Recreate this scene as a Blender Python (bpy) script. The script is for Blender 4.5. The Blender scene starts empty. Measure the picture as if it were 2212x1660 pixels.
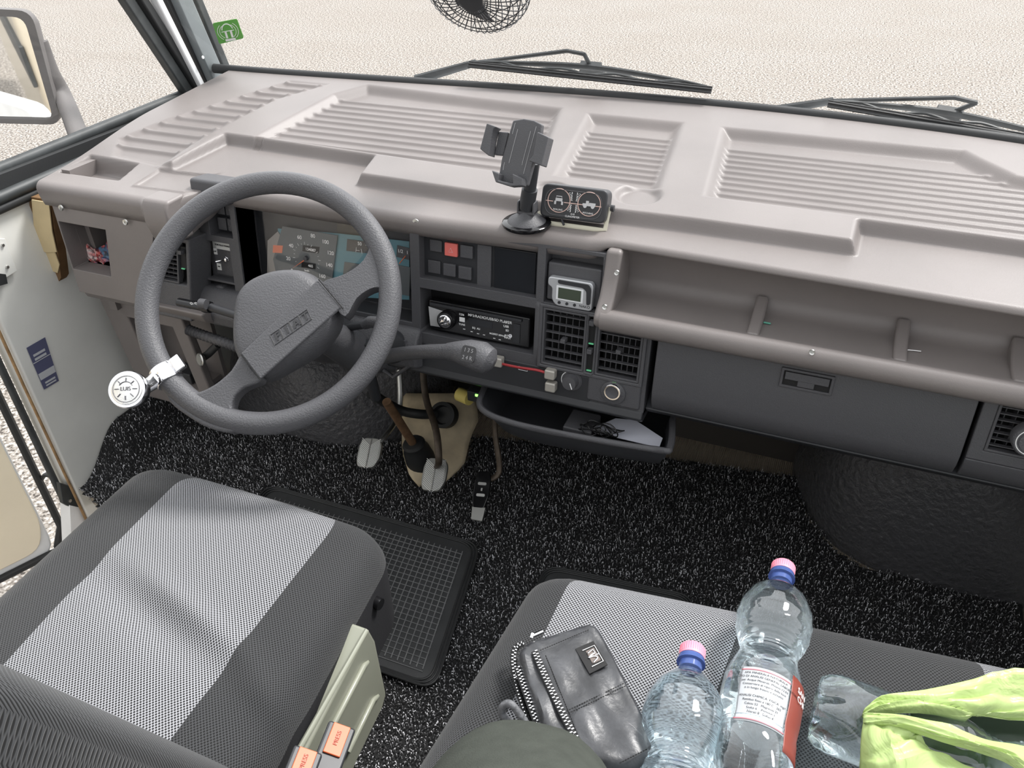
import bpy, bmesh, math, random
import numpy as np
from mathutils import Vector, Matrix
random.seed(7); rng = np.random.default_rng(7)
sc = bpy.context.scene
COL = sc.collection
PI = math.pi

# ------------------------------------------------------------------ camera
W, H, FPX = 2212, 1660, 1720.0
PITCH = math.radians(37.0)
CAM = np.array([0.0, 0.0, 1.2])
_L = np.array([-3700 - W / 2, 223 + H / 2, FPX]); _L /= np.linalg.norm(_L)
_R = -_L
_u = np.array([0, 0, 1.0]) - _L[2] * _L; _u /= np.linalg.norm(_u)
_v = np.cross(_u, _R)
if _v[1] < 0: _v = -_v
_F = math.cos(PITCH) * _u + math.sin(PITCH) * _v
_U = -math.sin(PITCH) * _u + math.cos(PITCH) * _v
CM = np.array([_R, _F, _U])            # world = CM @ (right, up, forward)
cd = bpy.data.cameras.new('camera'); cam = bpy.data.objects.new('camera', cd); COL.objects.link(cam)
cd.sensor_width = 36; cd.lens = FPX / W * 36; cd.clip_start = 0.02; cd.clip_end = 200
m4 = Matrix.Identity(4)
for i in range(3):
    m4[i][0] = CM[i][0]; m4[i][1] = CM[i][1]; m4[i][2] = -CM[i][2]; m4[i][3] = CAM[i]
cam.matrix_world = m4
sc.camera = cam
sc.view_settings.view_transform = 'Standard'; sc.view_settings.look = 'None'
sc.view_settings.gamma = 1.0; sc.view_settings.exposure = 0.62; sc.view_settings.use_curve_mapping = False

# ------------------------------------------------------------------ light
wd = bpy.data.worlds.new('overcast_sky'); sc.world = wd; wd.use_nodes = True
nt = wd.node_tree; bg = nt.nodes['Background']
tc = nt.nodes.new('ShaderNodeTexCoord'); sx = nt.nodes.new('ShaderNodeSeparateXYZ')
nt.links.new(tc.outputs['Generated'], sx.inputs[0])
# bright overcast dome: brightest ahead of the van, dimmer behind (the body of the van is there)
mr = nt.nodes.new('ShaderNodeMapRange'); mr.inputs[1].default_value = -0.45; mr.inputs[2].default_value = 0.6
mr.inputs[3].default_value = 0.75; mr.inputs[4].default_value = 1.75
nt.links.new(sx.outputs[1], mr.inputs[0])
bg.inputs[0].default_value = (0.97, 0.985, 1.0, 1)
nt.links.new(mr.outputs[0], bg.inputs[1])
sd = bpy.data.lights.new('sun', 'SUN'); sd.energy = 3.0; sd.angle = math.radians(14); sd.color = (1, 0.975, 0.945)
sun = bpy.data.objects.new('sun', sd); COL.objects.link(sun)
sdir = Vector((0.42, 0.55, 0.95))       # direction towards the sun
sun.rotation_euler = sdir.to_track_quat('Z', 'Y').to_euler(); sun.location = (1, 2, 4)

# ------------------------------------------------------------------ rays
def ray(px, py):
    d = CM @ np.array([px - W / 2, -(py - H / 2), FPX]); return d
def hit(px, py, n, d):
    r = ray(px, py); n = np.array(n, float)
    t = (d - n @ CAM) / (n @ r); return CAM + t * r
def YP(px, py, y): return hit(px, py, (0, 1, 0), y)
def XP(px, py, x): return hit(px, py, (1, 0, 0), x)
def ZP(px, py, z): return hit(px, py, (0, 0, 1), z)
TS = 0.087
def TZ(y): return 0.70 + TS * (y - 1.05)
def DT(px, py, off=0.0): return hit(px, py, (0, -TS, 1), 0.70 - TS * 1.05 + off)
# dash face frame
FO = np.array([0, 1.05, 0.70]); FX = np.array([1., 0, 0])
FS = np.array([0, -0.14, -1.0]); FS /= np.linalg.norm(FS); FN = np.array([0, -1.0, 0.14]); FN /= np.linalg.norm(FN)
def FP(px, py, off=0.0):
    p = hit(px, py, FN, FN @ FO + off) - FO
    return p @ FX, p @ FS
def F3(x, s, o=0.0): return FO + x * FX + s * FS + o * FN
def FRect(a, b, off=0.0):
    x0, s0 = FP(*a, off); x1, s1 = FP(*b, off); return min(x0, x1), max(x0, x1), min(s0, s1), max(s0, s1)

# ------------------------------------------------------------------ materials
MATS = {}
def mat(name, col, rough=0.5, metal=0.0, bump=0.0, bscale=300.0, spec=0.5, var=0.0, vscale=8.0, emit=None, trans=0.0, ior=1.45, coat=0.0, detail=4, sheen=0.0, bdist=.001):
    if name in MATS: return MATS[name]
    m = bpy.data.materials.new(name); m.use_nodes = True; t = m.node_tree; b = t.nodes['Principled BSDF']
    b.inputs['Base Color'].default_value = (*col, 1); b.inputs['Roughness'].default_value = rough
    b.inputs['Metallic'].default_value = metal; b.inputs['Specular IOR Level'].default_value = spec
    b.inputs['Transmission Weight'].default_value = trans; b.inputs['IOR'].default_value = ior
    b.inputs['Coat Weight'].default_value = coat; b.inputs['Sheen Weight'].default_value = sheen
    co = t.nodes.new('ShaderNodeTexCoord')
    if bump > 0:
        n = t.nodes.new('ShaderNodeTexNoise'); n.inputs['Scale'].default_value = bscale; n.inputs['Detail'].default_value = detail
        bp = t.nodes.new('ShaderNodeBump'); bp.inputs['Strength'].default_value = bump; bp.inputs['Distance'].default_value = bdist
        t.links.new(co.outputs['Object'], n.inputs['Vector']); t.links.new(n.outputs['Fac'], bp.inputs['Height']); t.links.new(bp.outputs[0], b.inputs['Normal'])
    if var > 0:
        n = t.nodes.new('ShaderNodeTexNoise'); n.inputs['Scale'].default_value = vscale; n.inputs['Detail'].default_value = 6
        r = t.nodes.new('ShaderNodeMapRange'); r.inputs[1].default_value = .3; r.inputs[2].default_value = .7
        mx = t.nodes.new('ShaderNodeMix'); mx.data_type = 'RGBA'
        mx.inputs[6].default_value = (*[c * (1 - var) for c in col], 1); mx.inputs[7].default_value = (*[min(1, c * (1 + var)) for c in col], 1)
        t.links.new(co.outputs['Object'], n.inputs['Vector']); t.links.new(n.outputs['Fac'], r.inputs[0]); t.links.new(r.outputs[0], mx.inputs[0])
        t.links.new(mx.outputs[2], b.inputs['Base Color'])
    if emit:
        b.inputs['Emission Color'].default_value = (*emit[:3], 1); b.inputs['Emission Strength'].default_value = emit[3]
    MATS[name] = m; return m
def glass_mat(name, tint=(1, 1, 1), fac=0.035, rough=0.02):
    m = bpy.data.materials.new(name); m.use_nodes = True; t = m.node_tree
    for n in list(t.nodes): t.nodes.remove(n)
    o = t.nodes.new('ShaderNodeOutputMaterial'); mx = t.nodes.new('ShaderNodeMixShader')
    tr = t.nodes.new('ShaderNodeBsdfTransparent'); tr.inputs[0].default_value = (*tint, 1)
    gl = t.nodes.new('ShaderNodeBsdfGlossy'); gl.inputs['Roughness'].default_value = rough
    mx.inputs[0].default_value = fac
    t.links.new(tr.outputs[0], mx.inputs[1]); t.links.new(gl.outputs[0], mx.inputs[2]); t.links.new(mx.outputs[0], o.inputs[0])
    return m
def srgb(r, g, b):
    f = lambda c: ((c / 255 + .055) / 1.055) ** 2.4 if c > 10 else c / 255 / 12.92
    return (f(r), f(g), f(b))

def mesh_fabric(name, thread, hole, pitch=0.0046, stripe=0.0):
    m = bpy.data.materials.new(name); m.use_nodes = True; t = m.node_tree; b = t.nodes['Principled BSDF']
    uv = t.nodes.new('ShaderNodeUVMap'); sep = t.nodes.new('ShaderNodeSeparateXYZ'); t.links.new(uv.outputs[0], sep.inputs[0])
    def M(op, a, c=None, cl=False):
        n = t.nodes.new('ShaderNodeMath'); n.operation = op; n.use_clamp = cl
        for i, q in enumerate((a, c)):
            if q is None: continue
            if isinstance(q, (int, float)): n.inputs[i].default_value = q
            else: t.links.new(q, n.inputs[i])
        return n.outputs[0]
    px, py = pitch, pitch * 1.1
    def lattice(ox, oy):
        a = M('SUBTRACT', M('FRACT', M('ADD', M('DIVIDE', sep.outputs[0], px), ox)), .5)
        c = M('MULTIPLY', M('SUBTRACT', M('FRACT', M('ADD', M('DIVIDE', sep.outputs[1], py), oy)), .5), 1.1)
        return M('SQRT', M('ADD', M('MULTIPLY', a, a), M('MULTIPLY', c, c)))
    d = M('MINIMUM', lattice(0, 0), lattice(.5, .5))
    k = M('MULTIPLY', M('SUBTRACT', d, .21), 8.0, True)
    mx = t.nodes.new('ShaderNodeMix'); mx.data_type = 'RGBA'
    mx.inputs[6].default_value = (*hole, 1); mx.inputs[7].default_value = (*thread, 1)
    t.links.new(k, mx.inputs[0]); t.links.new(mx.outputs[2], b.inputs['Base Color'])
    bp = t.nodes.new('ShaderNodeBump'); bp.inputs['Strength'].default_value = .6; bp.inputs['Distance'].default_value = .001
    t.links.new(k, bp.inputs['Height']); t.links.new(bp.outputs[0], b.inputs['Normal'])
    b.inputs['Roughness'].default_value = .75; b.inputs['Specular IOR Level'].default_value = .3; b.inputs['Sheen Weight'].default_value = .15
    return m

M_TOP = mat('moulded_brown_plastic', srgb(120, 114, 112), .45, bump=.25, bscale=900, var=.10, vscale=5, spec=.6)
M_BRN = M_TOP
M_BLK = mat('black_grained_plastic', srgb(78, 78, 81), .45, bump=.5, bscale=700, bdist=.0012, spec=.5)
M_BLK2 = mat('smooth_black_plastic', srgb(50, 51, 54), .4, spec=.5)
M_DEEP = mat('deep_black', srgb(22, 22, 23), .7)
M_GLOS = mat('gloss_black', (.008, .008, .009), .12, spec=.6)
M_GREY = mat('grey_grained_plastic', srgb(82, 82, 85), .42, bump=.7, bscale=420, bdist=.0016, spec=.5)
M_RUB = mat('black_rubber', srgb(44, 45, 46), .55, bump=.2, bscale=200)
M_SEAL = mat('weathered_rubber_seal', srgb(60, 63, 64), .5, bump=.2, bscale=80, var=.25, vscale=30)
M_CHR = mat('chrome', (.9, .9, .92), .08, metal=1)
M_STEEL = mat('steel', (.6, .6, .58), .35, metal=1, bump=.1, bscale=200)
M_WHITE = mat('white_ink', (.85, .85, .85), .6)
M_ORG = mat('orange_plastic', srgb(235, 120, 70), .4)
M_WPAINT = mat('white_body_paint', (.82, .83, .84), .25, coat=.5, var=.05, vscale=20)
M_PANEL = mat('pale_grey_metal', srgb(224, 224, 219), .45, var=.07, vscale=6, bump=.05, bscale=60)

# ------------------------------------------------------------------ mesh helpers
def wloc(o):
    v = Vector((0, 0, 0))
    while o is not None: v = v + o.location; o = o.parent
    return v
def obj(name, verts, faces, m, parent=None, smooth=True, bevel=0, seg=2, mats=None, midx=None, uv=None, sub=0, angle=40, solid=0):
    v = np.asarray(verts, float).reshape(-1, 3)
    if parent is not None: off = np.array(wloc(parent)); loc = None
    else:
        off = np.array([(v[:, 0].min() + v[:, 0].max()) / 2, (v[:, 1].min() + v[:, 1].max()) / 2, v[:, 2].min()]); loc = off
    me = bpy.data.meshes.new(name); me.from_pydata((v - off).tolist(), [], [tuple(int(i) for i in f) for f in faces]); me.validate(clean_customdata=False)
    bm = bmesh.new(); bm.from_mesh(me); bmesh.ops.recalc_face_normals(bm, faces=bm.faces[:]) if not (midx is not None or uv is not None) else None
    bm.to_mesh(me); bm.free(); me.update()
    o = bpy.data.objects.new(name, me); COL.objects.link(o)
    if loc is not None: o.location = loc
    if parent is not None: o.parent = parent
    for mm in (mats or [m]): me.materials.append(mm)
    if midx is not None: me.polygons.foreach_set('material_index', np.asarray(midx, dtype=np.int32))
    if uv is not None:
        l = me.uv_layers.new(name='UVMap'); vi = np.empty(len(me.loops), dtype=np.int32); me.loops.foreach_get('vertex_index', vi)
        l.data.foreach_set('uv', np.asarray(uv, float)[vi].ravel())
    if smooth:
        me.polygons.foreach_set('use_smooth', np.ones(len(me.polygons), dtype=bool))
    if solid:
        md = o.modifiers.new('solid', 'SOLIDIFY'); md.thickness = solid; md.offset = -1
    if bevel:
        md = o.modifiers.new('bevel', 'BEVEL'); md.width = bevel; md.segments = seg; md.limit_method = 'ANGLE'; md.angle_limit = math.radians(angle)
        md.harden_normals = True
    elif smooth and uv is None and sub == 0 and len(me.polygons) < 4000:
        me.set_sharp_from_angle(angle=math.radians(45))
    if sub:
        md = o.modifiers.new('sub', 'SUBSURF'); md.levels = sub; md.render_levels = sub
    return o
class MB:
    def __init__(s): s.v = []; s.f = []
    def add(s, v, f):
        n = len(s.v); s.v += [tuple(map(float, q)) for q in v]; s.f += [tuple(int(i) + n for i in g) for g in f]; return s
    def box(s, O, X, Y, Z):
        O, X, Y, Z = map(lambda q: np.array(q, float), (O, X, Y, Z))
        v = [O, O + X, O + X + Y, O + Y, O + Z, O + X + Z, O + X + Y + Z, O + Y + Z]
        return s.add(v, [(0, 3, 2, 1), (4, 5, 6, 7), (0, 1, 5, 4), (1, 2, 6, 5), (2, 3, 7, 6), (3, 0, 4, 7)])
    def aabb(s, x0, x1, y0, y1, z0, z1): return s.box((x0, y0, z0), (x1 - x0, 0, 0), (0, y1 - y0, 0), (0, 0, z1 - z0))
    def frect(s, r, o0, o1):      # a box on the dash face frame, rect (x0,x1,s0,s1), depth o0..o1
        x0, x1, s0, s1 = r
        return s.box(F3(x0, s0, o0), F3(x1, s0, o0) - F3(x0, s0, o0), F3(x0, s1, o0) - F3(x0, s0, o0), F3(x0, s0, o1) - F3(x0, s0, o0))
    def tube(s, P, r, n=10, closed=False, flat=1.0, up=None, caps=True):
        P = np.array(P, float); N = len(P); rr = np.full(N, r) if np.isscalar(r) else np.array(r, float)
        T = np.zeros_like(P)
        for i in range(N):
            a = P[(i - 1) % N] if (closed or i > 0) else P[i]; b = P[(i + 1) % N] if (closed or i < N - 1) else P[i]
            T[i] = (b - a) / (np.linalg.norm(b - a) + 1e-12)
        u = np.array(up, float) if up is not None else (np.array([0, 0, 1.]) if abs(T[0][2]) < .9 else np.array([1., 0, 0]))
        V = []
        for i in range(N):
            a = u - (u @ T[i]) * T[i]; a /= np.linalg.norm(a) + 1e-12; b = np.cross(T[i], a)
            if up is None: u = a
            for k in range(n):
                t = 2 * PI * k / n; V.append(P[i] + rr[i] * (math.cos(t) * a * flat + math.sin(t) * b))
        Fc = []
        for i in range(N if closed else N - 1):
            j = (i + 1) % N
            for k in range(n): Fc.append((i * n + k, i * n + (k + 1) % n, j * n + (k + 1) % n, j * n + k))
        if not closed and caps: Fc += [tuple(range(n))[::-1], tuple((N - 1) * n + k for k in range(n))]
        return s.add(V, Fc)
    def lathe(s, O, A, prof, n=24, ref=None):       # prof: (distance along A, radius)
        O = np.array(O, float); A = np.array(A, float); A /= np.linalg.norm(A)
        u = np.array(ref, float) if ref is not None else (np.array([0, 0, 1.]) if abs(A[2]) < .9 else np.array([1., 0, 0]))
        a = u - (u @ A) * A; a /= np.linalg.norm(a); b = np.cross(A, a); V = []
        for (h, r) in prof:
            for k in range(n):
                t = 2 * PI * k / n; V.append(O + A * h + max(r, 1e-5) * (math.cos(t) * a + math.sin(t) * b))
        Fc = [(i * n + k, i * n + (k + 1) % n, (i + 1) * n + (k + 1) % n, (i + 1) * n + k) for i in range(len(prof) - 1) for k in range(n)]
        Fc += [tuple(range(n))[::-1], tuple((len(prof) - 1) * n + k for k in range(n))]
        return s.add(V, Fc)
    def prism(s, poly, d):                          # 3D polygon extruded by vector d
        P = [np.array(p, float) for p in poly]; d = np.array(d, float); n = len(P)
        return s.add(P + [p + d for p in P], [tuple(range(n)), tuple(range(2 * n - 1, n - 1, -1))] + [(i, i + n, (i + 1) % n + n, (i + 1) % n) for i in range(n)])
    def build(s, name, m, parent=None, **k): return obj(name, s.v, s.f, m, parent, **k)
def spline(P, n=8, closed=False):
    P = [np.array(p, float) for p in P]; N = len(P); out = []
    for i in range(N if closed else N - 1):
        g = lambda j: P[j % N] if closed else P[min(max(j, 0), N - 1)]
        a, b, c, d = g(i - 1), g(i), g(i + 1), g(i + 2)
        for k in range(n):
            t = k / n; out.append(.5 * ((2 * b) + (-a + c) * t + (2 * a - 5 * b + 4 * c - d) * t * t + (-a + 3 * b - 3 * c + d) * t ** 3))
    if not closed: out.append(P[-1])
    return np.array(out)
def roundpoly(P, r, n=4):
    P = [np.array(p, float) for p in P]; N = len(P); out = []
    for i in range(N):
        a, b, c = P[i - 1], P[i], P[(i + 1) % N]
        la, lc = np.linalg.norm(a - b), np.linalg.norm(c - b); q = min(r, la * .45, lc * .45)
        p0 = b + (a - b) / la * q; p1 = b + (c - b) / lc * q
        for k in range(n + 1):
            t = k / n; out.append((1 - t) ** 2 * p0 + 2 * t * (1 - t) * b + t * t * p1)
    return out
def thing(name, label, cat, loc, group=None):
    o = bpy.data.objects.new(name, None); COL.objects.link(o); o.empty_display_size = .02
    o.location = tuple(float(q) for q in loc); o['label'] = label; o['category'] = cat
    if group: o['group'] = group
    return o
def tag(o, label, cat, group=None, kind=None):
    o['label'] = label; o['category'] = cat
    if group: o['group'] = group
    if kind: o['kind'] = kind
    return o
def struct(o, label=None, cat=None):
    o['kind'] = 'structure'
    if label: o['label'] = label; o['category'] = cat
    return o
def text(s, O, X, Yv, size, m, name, parent, depth=0.0006, align='CENTER', shear=0, lift=0.0006, offset=0.0):
    """flat lettering lying at O with reading direction X and up direction Yv"""
    c = bpy.data.curves.new('t', 'FONT'); c.body = s; c.size = size; c.align_x = align; c.align_y = 'CENTER'; c.extrude = depth / 2; c.shear = shear; c.offset = offset
    o = bpy.data.objects.new('t', c); COL.objects.link(o)
    me = bpy.data.meshes.new_from_object(o.evaluated_get(bpy.context.evaluated_depsgraph_get()))
    v = np.empty(len(me.vertices) * 3); me.vertices.foreach_get('co', v); v = v.reshape(-1, 3)
    X = np.array(X, float); X /= np.linalg.norm(X); Yv = np.array(Yv, float); Yv -= (Yv @ X) * X; Yv /= np.linalg.norm(Yv); N = np.cross(X, Yv)
    P = np.array(O, float) + v[:, :1] * X + v[:, 1:2] * Yv + (v[:, 2:] + lift) * N
    fs = [tuple(p.vertices) for p in me.polygons]
    bpy.data.objects.remove(o); bpy.data.meshes.remove(me)
    return obj(name, P, fs, m, parent, smooth=False)
def sweep_x(prof, x0, x1, m, name, parent, n=2, **k):      # closed (y,z) profile extruded along x
    P = [(x0, p[0], p[1]) for p in prof]
    return MB().prism(P, (x1 - x0, 0, 0)).build(name, m, parent, **k)

def sstep(x, a, b):
    t = np.clip((x - a) / (b - a), 0, 1); return t * t * (3 - 2 * t)
# polygon signed distance (positive inside)
def sdf(px, py, poly):
    P = np.array(poly, float)[:, :2]; d = np.full(px.shape, 1e9); inside = np.zeros(px.shape, bool); n = len(P)
    for i in range(n):
        a, b = P[i], P[(i + 1) % n]; e = b - a; wx, wy = px - a[0], py - a[1]
        t = np.clip((wx * e[0] + wy * e[1]) / (e @ e), 0, 1)
        d = np.minimum(d, (wx - t * e[0]) ** 2 + (wy - t * e[1]) ** 2)
        c = ((a[1] > py) != (b[1] > py)); xi = (b[0] - a[0]) * (py - a[1]) / (b[1] - a[1] + 1e-12) + a[0]
        inside ^= c & (px < xi)
    d = np.sqrt(d); return np.where(inside, d, -d)
def sstep(x, a, b):
    t = np.clip((x - a) / (b - a), 0, 1); return t * t * (3 - 2 * t)

def grid_faces(nr, nc): return [(r * nc + c, r * nc + c + 1, (r + 1) * nc + c + 1, (r + 1) * nc + c) for r in range(nr - 1) for c in range(nc - 1)]
exec_parts = []

# ================================================================== OUTSIDE
gz = -0.62
g = MB().add([(-25, -8, gz), (25, -8, gz), (25, 40, gz), (-25, 40, gz)], [(0, 1, 2, 3)])
mg = bpy.data.materials.new('pale_gravel'); mg.use_nodes = True; t = mg.node_tree; b = t.nodes['Principled BSDF']
co = t.nodes.new('ShaderNodeTexCoord')
def noise(t, sc_, det, vec, rough=.6):
    n = t.nodes.new('ShaderNodeTexNoise'); n.inputs['Scale'].default_value = sc_; n.inputs['Detail'].default_value = det; n.inputs['Roughness'].default_value = rough; t.links.new(vec, n.inputs['Vector']); return n
def ramp(t, fac, stops):
    r = t.nodes.new('ShaderNodeValToRGB'); e = r.color_ramp.elements
    while len(e) < len(stops): e.new(.5)
    for q, (p, c) in zip(e, stops): q.position = p; q.color = (*c, 1)
    t.links.new(fac, r.inputs[0]); return r
n1 = noise(t, 62, 1.5, co.outputs['Object'], .75)
r1 = ramp(t, n1.outputs['Fac'], [(.36, srgb(66, 61, 57)), (.46, srgb(124, 118, 111)), (.54, srgb(147, 142, 136)), (.64, srgb(190, 186, 181))])
n2 = noise(t, 1.1, 4, co.outputs['Object'])
r2 = ramp(t, n2.outputs['Fac'], [(.3, (.93, .90, .87)), (.7, (1, .99, .98))])
mx = t.nodes.new('ShaderNodeMix'); mx.data_type = 'RGBA'; mx.blend_type = 'MULTIPLY'; mx.inputs[0].default_value = 1
t.links.new(r1.outputs[0], mx.inputs[6]); t.links.new(r2.outputs[0], mx.inputs[7]); t.links.new(mx.outputs[2], b.inputs['Base Color'])
bp = t.nodes.new('ShaderNodeBump'); bp.inputs['Strength'].default_value = .5; bp.inputs['Distance'].default_value = .004
t.links.new(n1.outputs['Fac'], bp.inputs['Height']); t.links.new(bp.outputs[0], b.inputs['Normal']); b.inputs['Roughness'].default_value = .9
struct(g.build('ground', mg), 'pale beige gravel lot outside around the van', 'ground')

# white cowl strip and black windshield seal (arc seen beyond the dash)
OFFW = .045
arc_px = [(500, 158), (640, 166), (820, 177), (1000, 193), (1200, 208), (1400, 222), (1660, 243), (1900, 273), (2212, 318)]
arc = [DT(x, y, .02) for x, y in arc_px]
def yfront(x):
    return np.interp(x, [a[0] for a in arc], [a[1] for a in arc])
ax = np.linspace(-1.38, .50, 60)
co_f = np.polyfit([a[0] for a in arc], [a[1] for a in arc], 3)
YF = lambda x: np.polyval(co_f, x)
def arc_pts(dy, dz, x0=-1.42, x1=.50, n=60): return [(x, YF(x) + dy, TZ(YF(x)) + .02 + dz) for x in np.linspace(x0, x1, n)]
# windshield plane leaning back
def WN(): return np.array([0, 1.0, .70])
_w0 = np.array([-.5, YF(-.5) + .022, TZ(YF(-.5)) + .024])
def WS(px, py, off=0.0):
    n = WN() / np.linalg.norm(WN()); return hit(px, py, n, n @ _w0 + off)
ws = thing('window_1', 'curved front windshield above the dashboard', 'window', _w0); ws['kind'] = 'structure'
V = []; nc = 24
for r in range(8):
    for c in range(nc):
        x = -1.42 + 1.92 * c / (nc - 1); z = TZ(YF(x)) + .024 + r * .1
        V.append((x, YF(x) + .022 - .70 * r * .1, z))
gl = glass_mat('windshield_glass')
obj('pane', V, grid_faces(8, nc), gl, ws, uv=None, angle=80)
MB().tube(arc_pts(.022, .000), .0110, 10, flat=1.0).build('rubber_seal', M_RUB, ws)
cw = MB(); pr = [(.028, -.020), (.034, -.009), (.052, -.008), (.12, -.04), (.16, -.2), (.028, -.2)]
n = 60; V = []
for x in np.linspace(-1.44, .52, n):
    for dy, dz in pr: V.append((x, YF(x) + dy, TZ(YF(x)) + .02 + dz - .016 * float(sstep(-x, .75, 1.1))))
k = len(pr); Fc = [(i * k + j, i * k + (j + 1) % k, (i + 1) * k + (j + 1) % k, (i + 1) * k + j) for i in range(n - 1) for j in range(k)]
struct(obj('trim_1', V, Fc, M_WPAINT), 'white painted cowl strip beyond the windshield seal', 'body trim')

# wipers (outside the glass)
def wiper(label, blade, arm, brk, hinge):
    base = WS(*arm[0], .03); r = thing('windshield_wiper', label, 'wiper', base, 'windshield wipers')
    n = WN() / np.linalg.norm(WN())
    a, b_ = WS(*blade[0], .012), WS(*blade[1], .012); d = b_ - a; ln = np.linalg.norm(d); d /= ln; side = np.cross(n, d)
    MB().box(a - side * .001 - n * .006, d * ln, side * .003, n * .014).box(a - side * .004, d * ln, side * .009, n * .003).box(a - side * .003 + n * .006, d * ln, side * .007, n * .002).build('rubber_blade', M_RUB, r)
    mid = WS(*brk, .045)
    m = MB()
    for f0, f1, h0 in ((.02, .98, .030),):
        P = spline([a + d * ln * f0 + n * .008, a + d * ln * .25 + n * .022 + side * .004, a + d * ln * .5 + n * .036 + side * .012, a + d * ln * .78 + n * .022 + side * .004, a + d * ln * f1 + n * .008], 6)
        m.tube(P, [.0035 + .0045 * math.sin(PI * i / (len(P) - 1)) for i in range(len(P))], 6, flat=.5, up=n)
    m.build('bridge', M_SEAL, r)
    m = MB()
    for c in (.12, .40, .62, .88):
        P = spline([a + d * ln * (c - .10) + n * .007, a + d * ln * c + n * .015, a + d * ln * (c + .10) + n * .007], 5); m.tube(P, .0028, 6)
    m.build('yoke', M_SEAL, r)
    P = [WS(*q, .05 if i else .02) for i, q in enumerate(arm)]
    m = MB().tube(P[:2], [.013, .009], 6, flat=.45, up=n).tube(P[1:], .0045, 6, flat=.8, up=n); m.build('arm', M_SEAL, r)
    c = a + d * ln * .5 + n * .036 + side * .012
    m = MB().box(c - d * .022 - side * .004, d * .044, side * .024, n * .012).box(c - d * .026 + side * .016, d * .012, side * .010, n * .016).box(c + d * .014 + side * .016, d * .012, side * .010, n * .016)
    m.tube([P[-1], c + side * .012 + n * .008], .0045, 6); m.build('clip', M_SEAL, r, bevel=.001)
    MB().lathe(c + side * .01 + n * .011, n, [(0, .0035), (.003, .0035)], 12).build('rivet', M_STEEL, r)
wiper('dark wiper whose whole blade shows, at centre above the phone holder', [(1012, 140), (1537, 196)], [(900, 172), (1030, 135), (1225, 110), (1262, 117)], (1275, 125), None)
wiper('dark wiper running out at the right edge of the view', [(1788, 225), (2330, 318)], [(1645, 243), (1800, 218), (2062, 211), (2110, 222)], (2120, 235), None)

# sticker on the glass
st = thing('windshield_sticker', 'green square sticker with a white motif on the glass by the pillar', 'sticker', WS(492, 66, -.004))
c4 = [WS(*p, -.004) for p in [(459, 50), (512, 40), (527, 82), (474, 95)]]
n_ = -WN() / np.linalg.norm(WN())
MB().prism(roundpoly(c4, .006, 4), n_ * .0008).build('film', mat('sticker_green', srgb(95, 165, 70), .4), st)
ctr = sum(c4) / 4; ex = c4[1] - c4[0]; ey = c4[0] - c4[3]
m = MB()
for rr_, a0, a1 in ((.42, -.9, .9), (.33, -1.0, 1.0), (.42, PI - .9, PI + .9), (.33, PI - 1., PI + 1.)):
    m.tube([ctr + n_ * .0012 + ex * rr_ * math.cos(q) + ey * rr_ * math.sin(q) for q in np.linspace(a0, a1, 12)], .0006, 5)
m.tube([ctr + n_ * .0012 + ex * .22 * math.cos(q) + ey * (.30 * math.sin(q) + .05) for q in np.linspace(.2, PI - .2, 12)], .0012, 5)
m.tube([ctr + n_ * .0012 - ex * .25 + ey * .02, ctr + n_ * .0012 + ex * .25 + ey * .02], .0009, 5)
for sx_ in (-.14, .08): m.box(ctr + n_ * .001 + ex * sx_ - ey * .3, ex * .08, ey * .3, n_ * .0006)
m.box(ctr + n_ * .001 - ex * .2 - ey * .44, ex * .42, ey * .1, n_ * .0006)
m.build('motif', M_WHITE, st)

# ------------------------------------------------------------------ left wall, pillar, side window
XL = -1.45
wl = [(.845, .648), (.845, -.06), (.86, .02), (.875, .09), (.94, .13), (1.035, .215), (1.052, .30), (1.05, .40), (1.02, .50), (.995, .60), (1.00, .655)]
m = MB().prism([(XL, y, z) for y, z in [(.845, .66), (.845, -.12), (1.64, -.12), (1.64, .66)]], (-.05, 0, 0))
wallL = m.build('wall_left', M_PANEL, None, bevel=.006)
struct(wallL, 'pale grey painted side panel left of the dashboard', 'side panel')
MB().tube([(XL - .004, .838, .66), (XL - .004, .838, .3), (XL - .004, .842, -.12)], .003, 8).build('rust_edge', mat('rusty_edge', srgb(150, 120, 85), .8, var=.3, vscale=60), wallL)
MB().tube([(XL - .04, .83, .68), (XL - .035, .832, -.14)], .0075, 10).build('door_seal', M_SEAL, wallL)
# bracket with screws at the left edge
MB().prism([XP(*p, XL + .004) for p in [(-30, 515), (8, 515), (34, 585), (10, 600), (-30, 590)]], (.004, 0, 0)).build('bracket', M_PANEL, wallL, bevel=.001)
for p in [(5, 530), (15, 577)]:
    MB().lathe(XP(*p, XL + .008), (1, 0, 0), [(0, .004), (.003, .003), (.0032, 0)], 10).build('screw', M_STEEL, wallL)
MB().prism([XP(*p, XL + .006) for p in [(-10, 590), (8, 592), (12, 612), (-10, 618)]], (.006, 0, 0)).build('bracket_pad', M_RUB, wallL)
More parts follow.
